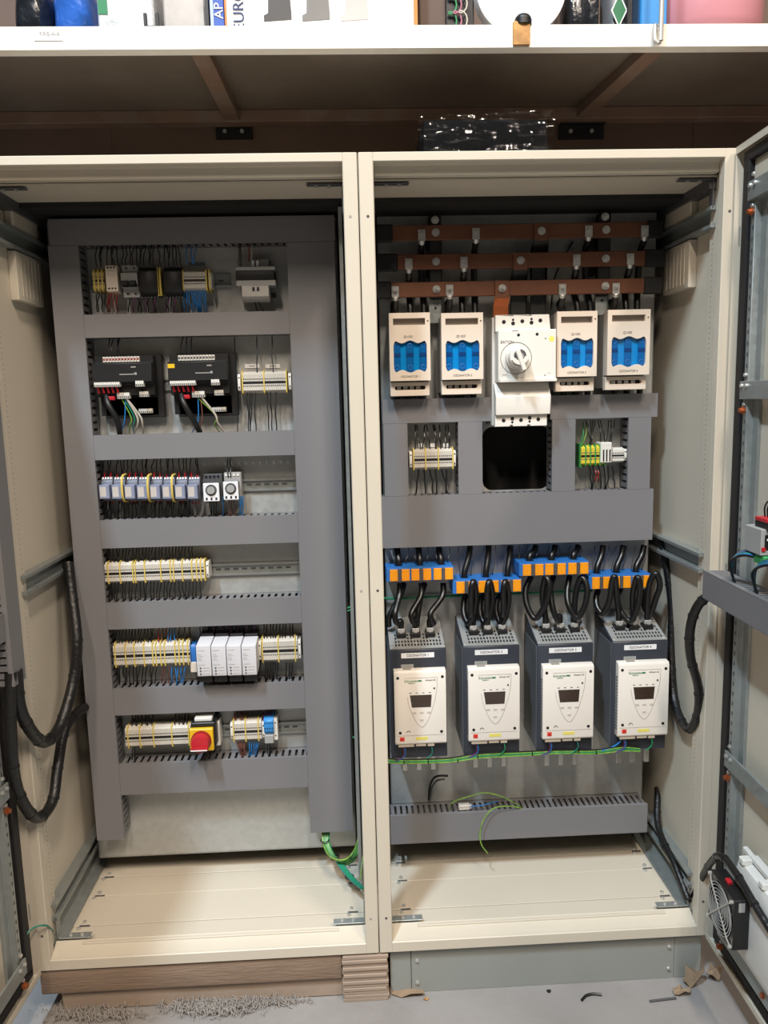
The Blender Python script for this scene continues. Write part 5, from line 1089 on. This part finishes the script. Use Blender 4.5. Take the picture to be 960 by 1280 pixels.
# ---------------------------------------------------------------- doors
def door(cab, hinge, u, inner, label):
    M_ = Matrix.Translation(hinge) @ Matrix.Rotation(math.atan2(u[1], u[0]), 4, 'Z'); s = inner; DW = .878
    z0, z1 = .002, H-.002
    d = bpy.data.objects.new('door', MB().box(.004, DW, 0, -s*.002, z0, z1).mesh('door', CREAM)); COL.objects.link(d)
    d.parent = cab; d.matrix_local = Matrix.Translation(-ORG[cab]) @ M_; ORG[d] = V(); tag(d, label)
    lipd = s*.022
    part('edge_flange', MB().box(.004, .0055, 0, lipd, z0, z1), CREAM, d); part('edge_flange', MB().box(DW-.0015, DW, 0, lipd, z0, z1), CREAM, d)
    part('edge_flange', MB().box(.004, DW, 0, lipd, z1-.0015, z1).box(.004, DW, lipd-s*.0015, lipd, z1-.016, z1), CREAM, d); part('edge_flange', MB().box(.004, DW, 0, lipd, z0, z0+.0015).box(.004, DW, lipd-s*.0015, lipd, z0, z0+.016), CREAM, d)
    g0, g1 = .026, .054
    part('gasket', MB().box(g0, g1, 0, s*.014, z0+.03, z1-.03).box(g0, DW-.016, 0, s*.014, z0+.018, z0+.042).box(g0, DW-.016, 0, s*.014, z1-.042, z1-.018).box(DW-.040, DW-.016, 0, s*.014, z0+.03, z1-.03), RUBBER, d, .002)
    part('inner_lining', MB().box(.060, DW-.060, 0, s*.004, z0+.05, z1-.05), CREAM, d)
    for a in (.096, DW-.140):
        f = part('frame_profile', MB().prism([(a, s*.004), (a, s*.026), (a+.018, s*.026), (a+.020, s*.012), (a+.044, s*.012), (a+.044, s*.004)], 'z', .09, H-.10), ZINC, d, .0008)
        m = MB(); z = .12
        while z < 1.86: m.box(a+.007, a+.012, s*.0258, s*.0266, z, z+.009); z += .025
        part('profile_slot', m, GREYD, d, smooth=0, kind='stuff')
    for z in (.10, .555, 1.445, 1.878):
        r = part('cross_rail', MB().prism([(s*.006, z-.02), (s*.034, z-.02), (s*.034, z+.02), (s*.028, z+.02), (s*.028, z-.014), (s*.006, z-.014)], 'x', .092, DW-.092), ZINC, d, .0008)
        rot = (0, 0, 0) if s < 0 else (0, 0, math.pi)
        for uu, zz in ((.104, z+.010), (.126, z+.010), (.104, z+.034), (.104, z-.032)): scr(d, (uu, s*.034 if zz < z+.02 and zz > z-.02 else s*.026, zz), rot)
        for uu in (.106, .32): part('copper_stud', MB().cyl((uu, s*.026, z-.045 if uu < .2 else z), (uu, s*.040, z-.045 if uu < .2 else z), .0055, 8).cyl((uu, s*.030, z-.045 if uu < .2 else z), (uu, s*.034, z-.045 if uu < .2 else z), .009, 6), COPPERL, d)
    for z in (1.80, 1.0, .18):
        hb = part('hinge', MB().cyl((-.002, -s*.0, z-.03), (-.002, -s*.0, z+.03), .005, 10).box(-.002, .006, s*.006, s*.010, z-.022, z+.022), STEEL, d)
    return d, M_
a = math.radians(88.6); DRr, MR = door(cabR, (W+.0075, -.008, 0), (-math.cos(a), -math.sin(a)), -1, 'beige right cabinet door swung open, fan near its bottom')
a = math.radians(93); DRl, ML = door(cabL, (-W-.0075, -.008, 0), (math.cos(a), -math.sin(a)), 1, 'beige left cabinet door swung open at the picture edge')
# ducts on the doors
def dduct(x0, x1, z0, z1, axis, y0, y1, label, M_):   # y1 = cover side
    d = thing('cable_duct', label, 'cable duct', ((x0+x1)/2, (y0+y1)/2, z0), None, M_); s = 1 if y1 > y0 else -1
    part('duct_base', MB().box(x0, x1, y0, y0+s*.002, z0, z1), DUCTIN, d)
    a0, a1 = (x0, x1) if axis == 'h' else (z0, z1)
    for e in ((z0, z0+.002), (z1-.002, z1)) if axis == 'h' else ((x0, x0+.002), (x1-.002, x1)):
        m = MB()
        def bx(p, q, ya, yb):
            if axis == 'h': m.box(p, q, ya, yb, *e)
            else: m.box(*e, ya, yb, p, q)
        bx(a0, a1, y0, y0+s*.012); bx(a0, a1, y1-s*.012, y1-s*.002); k = a0
        while k < a1-.012: bx(k, k+.0125, y0+s*.012, y1-s*.012); k += .0175
        part('slotted_wall', m, DUCTIN, d, smooth=0, kind='stuff')
    m = MB().box(x0, x1, y1-s*.002, y1, z0-.001, z1+.001)
    if axis == 'h': m.box(x0, x1, y1-s*.012, y1, z0-.0015, z0-.0001).box(x0, x1, y1-s*.012, y1, z1+.0001, z1+.0015)
    part('cover', m, DUCT, d, smooth=0); return d
dduct(.068, .80, .955, 1.020, 'h', -.036, -.092, 'grey slotted duct mounted across the open right door', MR)
dduct(.050, .108, .815, 1.62, 'v', .030, .078, 'grey vertical duct on the open left door', ML)
dduct(.110, .76, .925, .985, 'h', .036, .070, 'grey horizontal duct on the open left door', ML)
def onX(px, py, X):
    d = F_ + R_*((px-480)/FPX) + U_*((640-py)/FPX); return CP+d*((X-CP.x)/d.x)
# device and plugs on the right door above its duct
gu, gz = .045, .043
def dbx(u0, u1, y0, y1, z0, z1): return MB().box(u0+gu, u1+gu, y0, y1, z0+gz, z1+gz)
t = thing('panel_meter', 'grey panel meter back with dark window on right door', 'meter', (.235+gu, -.05, 1.062+gz), None, MR)
part('case', dbx(.20, .27, -.03, -.083, 1.062, 1.118), GREYP, t, .002)
part('dark_window', dbx(.2696, .2712, -.044, -.076, 1.075, 1.106), BLACK, t); part('label_line', dbx(.271, .2716, -.05, -.072, 1.094, 1.098).add(*(lambda m: (m.v, m.f))(dbx(.271, .2716, -.054, -.066, 1.083, 1.086))), PAPER, t); part('red_button', dbx(.2695, .272, -.074, -.082, 1.072, 1.080), RED, t)
t = thing('plug_connector', 'green plug connector under the panel meter', 'connector', (.255+gu, -.06, 1.042+gz), None, MR)
part('body', dbx(.235, .275, -.045, -.078, 1.042, 1.061), mat('plug_green', '#3f9a5e', .45), t, .002); part('clamp_row', dbx(.24, .27, -.078, -.082, 1.045, 1.055), mat('plug_green_dark', '#2c7a46', .45), t)
t = thing('contact_block', 'black and red contact block with wire loops on right door', 'contact block', (.255+gu, -.055, 1.1185+gz), None, MR)
part('body', dbx(.225, .285, -.035, -.075, 1.1185, 1.132), BLACK, t, .001); part('red_cap', dbx(.23, .28, -.05, -.078, 1.132, 1.140), RED, t, .001)
for k in range(4):
    x = .236+.012*k; part('wire_loop', MB().tube(cr([(x+gu, -.060, 1.140+gz), (x+gu+.001, -.062, 1.158+gz), (x+gu+.006, -.058, 1.172+gz), (x+gu+.011, -.052, 1.165+gz), (x+gu+.012, -.048, 1.140+gz)], 4), .0018, 5), BLACKG, t)
t = thing('relay_module', 'tall black module beyond the panel meter on right door', 'module', (.44, -.06, 1.04), None, MR)
part('body', MB().box(.395, .48, -.03, -.10, 1.04, 1.185), BLACK, t, .003); part('red_tab', MB().box(.389, .396, -.06, -.08, 1.07, 1.082), RED, t)
for j, (u0, nm) in enumerate(((.285, 'first'), (.385, 'second'))):
    for k, mt in enumerate((BLACKG, BLUEWIRE, BLACKG, TEAL, BLUEWIRE, BLACKG)):
        o = .003*k; pts = [(u0+.012, -.062-o*.4, 1.094), (u0-.03, -.074-o, 1.104-o*.6), (u0-.08, -.080-o*.7, 1.085-o*.8), (u0-.105+o*.5, -.076-o*.4, 1.045), (u0-.095+o, -.068, .99)]
        one('wire', MB().tube(cr(pts, 5), .0030, 6), mt, '%s wire of the %s bundle bending into the door duct' % ({BLACKG: 'black', BLUEWIRE: 'blue', TEAL: 'teal'}[mt], nm), 'wire', '%s door wire bundle' % nm, frame=MR, smooth=60)
# filter fan at the bottom of the right door
t = thing('filter_housing', 'white filter fan housing on the inside of right door', 'filter housing', (.34, -.03, .11), None, MR)
part('housing', MB().prism([(-.005, .13), (-.05, .14), (-.058, .17), (-.058, .335), (-.05, .365), (-.005, .375)], 'x', .215, .50), CREAMW, t, .004, seg=2)
part('rib', MB().box(.20, .50, -.022, -.034, .375, .388), CREAMW, t, .002)
for k in range(3): part('clip', MB().box(.225+.09*k, .245+.09*k, -.03, -.055, .366, .381), CREAMW, t, .002)
fc, fzc = .231, .252
t = thing('axial_fan', 'square black axial fan with chrome wire guard on right door', 'fan', (fc, -.06, fzc-.062), None, MR)
fr_ = .058
circ = lambda r, n=40: [(fc+r*math.cos(2*math.pi*i/n), fzc+r*math.sin(2*math.pi*i/n)) for i in range(n)]
part('fan_frame', MB().holed(rrect(fc-.062, fc+.062, fzc-.062, fzc+.062, .006, 4), [circ(fr_)], 'y', -.0585, -.094), BLACK, t, .001)
part('hub', MB().cyl((fc, -.062, fzc), (fc, -.090, fzc), .021, 24), BLACK, t, .002)
for k in range(7):
    m = MB(); a0 = 2*math.pi*k/7; P0 = []
    for r in (.020, .055):
        for da, y in ((-.28, -.066), (.28, -.086)): P0.append((fc+r*math.cos(a0+da), y, fzc+r*math.sin(a0+da)))
    q4 = [V(p) for p in (P0[0], P0[1], P0[3], P0[2])]; n_ = (q4[1]-q4[0]).cross(q4[3]-q4[0]).normalized()*.0015
    m.add([p+n_ for p in q4]+[p-n_ for p in q4], [(0, 1, 2, 3), (7, 6, 5, 4), (0, 1, 5, 4), (1, 2, 6, 5), (2, 3, 7, 6), (3, 0, 4, 7)]); part('blade', m, GREYD, t)
gd = None
for r in (.012, .020, .028, .036, .044, .052, .058): part('guard_ring', MB().tube([(x, -.098, z) for x, z in circ(r, 32)], .0011, 5, True), STEEL, t)
for (u0, v0) in ((1, 1), (1, -1)): part('guard_bar', MB().tube([(fc-.056*u0, -.0955, fzc-.056*v0), (fc-.045*u0, -.0995, fzc-.045*v0), (fc+.045*u0, -.0995, fzc+.045*v0), (fc+.056*u0, -.0955, fzc+.056*v0)], .0018, 6), STEEL, t)
for u0 in (-.055, .055):
    for v0 in (-.055, .055): part('fan_screw', MB().cyl((fc+u0, -.094, fzc+v0), (fc+u0, -.101, fzc+v0), .0042, 8), STEEL, t)
part('fan_label', MB().box(fc+.0615, fc+.0628, -.070, -.084, fzc+.034, fzc+.056), GREYP, t); part('terminal', MB().box(fc-.012, fc+.004, -.07, -.082, fzc+.062, fzc+.070), RED, t, .001)

# ---------------------------------------------------------------- thick harnesses
def harness(pts, r, lab, grp='black corrugated harnesses'):
    P = cr([at(*p) for p in pts], 10); t = thing('cable_harness', lab, 'cable', P[0], grp); m = MB().tube(P, r, 14)
    part('conduit', m, CORR, t, smooth=60)
    for i in range(6, len(P)-4, 9):
        tdir = (P[i+1]-P[i-1]).normalized(); part('tie_band', MB().cyl(P[i]-tdir*.003, P[i]+tdir*.003, r+.0014, 14), BLACK, t)
    return t
harness([(20, 838, -.09), (25, 885, -.08), (42, 918, -.03), (58, 927, .03), (76, 905, .10), (92, 850, .17), (96, 800, .2), (90, 745, .245), (85, 703, .275)], .0145, 'upper black harness loop between left door and side rail')
harness([(13, 840, -.11), (14, 930, -.1), (20, 980, -.08), (34, 1012, -.05), (50, 1022, 0), (66, 1000, .06), (72, 960, .11), (80, 915, .16), (94, 893, .22), (106, 884, .27)], .0135, 'lower black harness loop between left door and cabinet')
harness([(827, 672, .33), (833, 705, .30), (840, 760, .27), (839, 820, .24), (842, 870, .2), (851, 899, .14), (862, 911, .09), (872, 893, .04), (873, 860, .01), (863, 820, -.02), (863, 785, -.04), (872, 758, -.055), (888, 742, -.075)], .0115, 'black harness loop between cabinet rail and right door duct')
harness([(822, 985, .33), (823, 1034, .241), (843, 1080, .124), (860, 1124, .045)], .0095, 'black cable running down along the right floor rail')
harness([(862, 1127, .065), (868, 1118, .05), (880, 1092, -.01), (892, 1074, -.10), (903, 1071, -.17), (922, 1094, -.26), (943, 1130, -.34), (980, 1190, -.44)], .0085, 'black fan cable arching from cabinet floor to right door')
wire([at(66, 1164, .045), at(60, 1158, -.004), at(54, 1156.5, -.02), at(43, 1159, -.03), at(34, 1167, -.045), at(29, 1180, -.06)], .0025, TEAL, 'teal earth wire between left door and cabinet floor', 'door earth wires', n=6)
wire([at(868, 1112, .05), at(878, 1120, .03), at(888, 1123, 0), at(897, 1122, -.03)], .0022, TEAL, 'teal earth wire between right door and cabinet floor', 'door earth wires', n=6)
# green earth bundle below the wide left duct
for k in range(6):
    o = k-2.5; mt = (GRYEL, GREEN, GRYEL, GREEN, GRYEL, GREEN)[k]
    wire([at(407+o*1.6, 1036, .31), at(408+o*1.5, 1055, .28), at(416+o*1.2, 1071, .25+.004*o), at(430, 1078+o*1.2, .235+.004*o), at(444+o*.6, 1067+o*1.5, .24), at(451+o*.7, 1040, .25), at(452+o*.5, 1005, .28), at(450+o*.6, 985, .30)], .003, mt, 'green earth wire of the bundle under the wide duct', 'green earth bundle', n=6, sides=6)
for k in range(3):
    o = k-1; wire([at(424+o*2.5, 1078, .245), at(436+o*2.5, 1094, .20), at(446+o*2, 1104, .16), at(453+o, 1110, .13)], .0042, TEAL if k != 1 else GREEN, 'teal sleeved wire running to the centre floor corner', 'teal sleeved wires', n=5)
for px, py, Y in ((406, 1050, .285), (419, 1072, .25), (441, 1070, .238), (437, 1096, .195)):
    p = at(px, py, Y); one('cable_tie', MB().tube([(p.x+.012*math.cos(v_*.523), p.y+.012*math.sin(v_*.523), p.z) for v_ in range(12)], .0018, 4, True), BLACK, 'black cable tie around the green earth bundle', 'cable tie', 'ties on the green bundle')
for k in range(2): wire([at(434, 760+4*k, .29), at(442, 757+4*k, .29), at(452, 754+3*k, .30), at(466, 750+2*k, .32)], .0028, GREEN, 'green wire crossing behind the centre posts', 'crossing green wires')
wire([at(441, 921, .29), at(447, 926, .28), at(450, 945, .28), at(449, 985, .29)], .0025, GREEN, 'green wire dropping beside the wide left duct', 'earth wires')
wire([at(454, 1070, .2), at(452, 1085, .18), at(450, 1100, .15)], .002, GRYEL, 'thin green-yellow wire at the centre floor corner', 'earth wires')
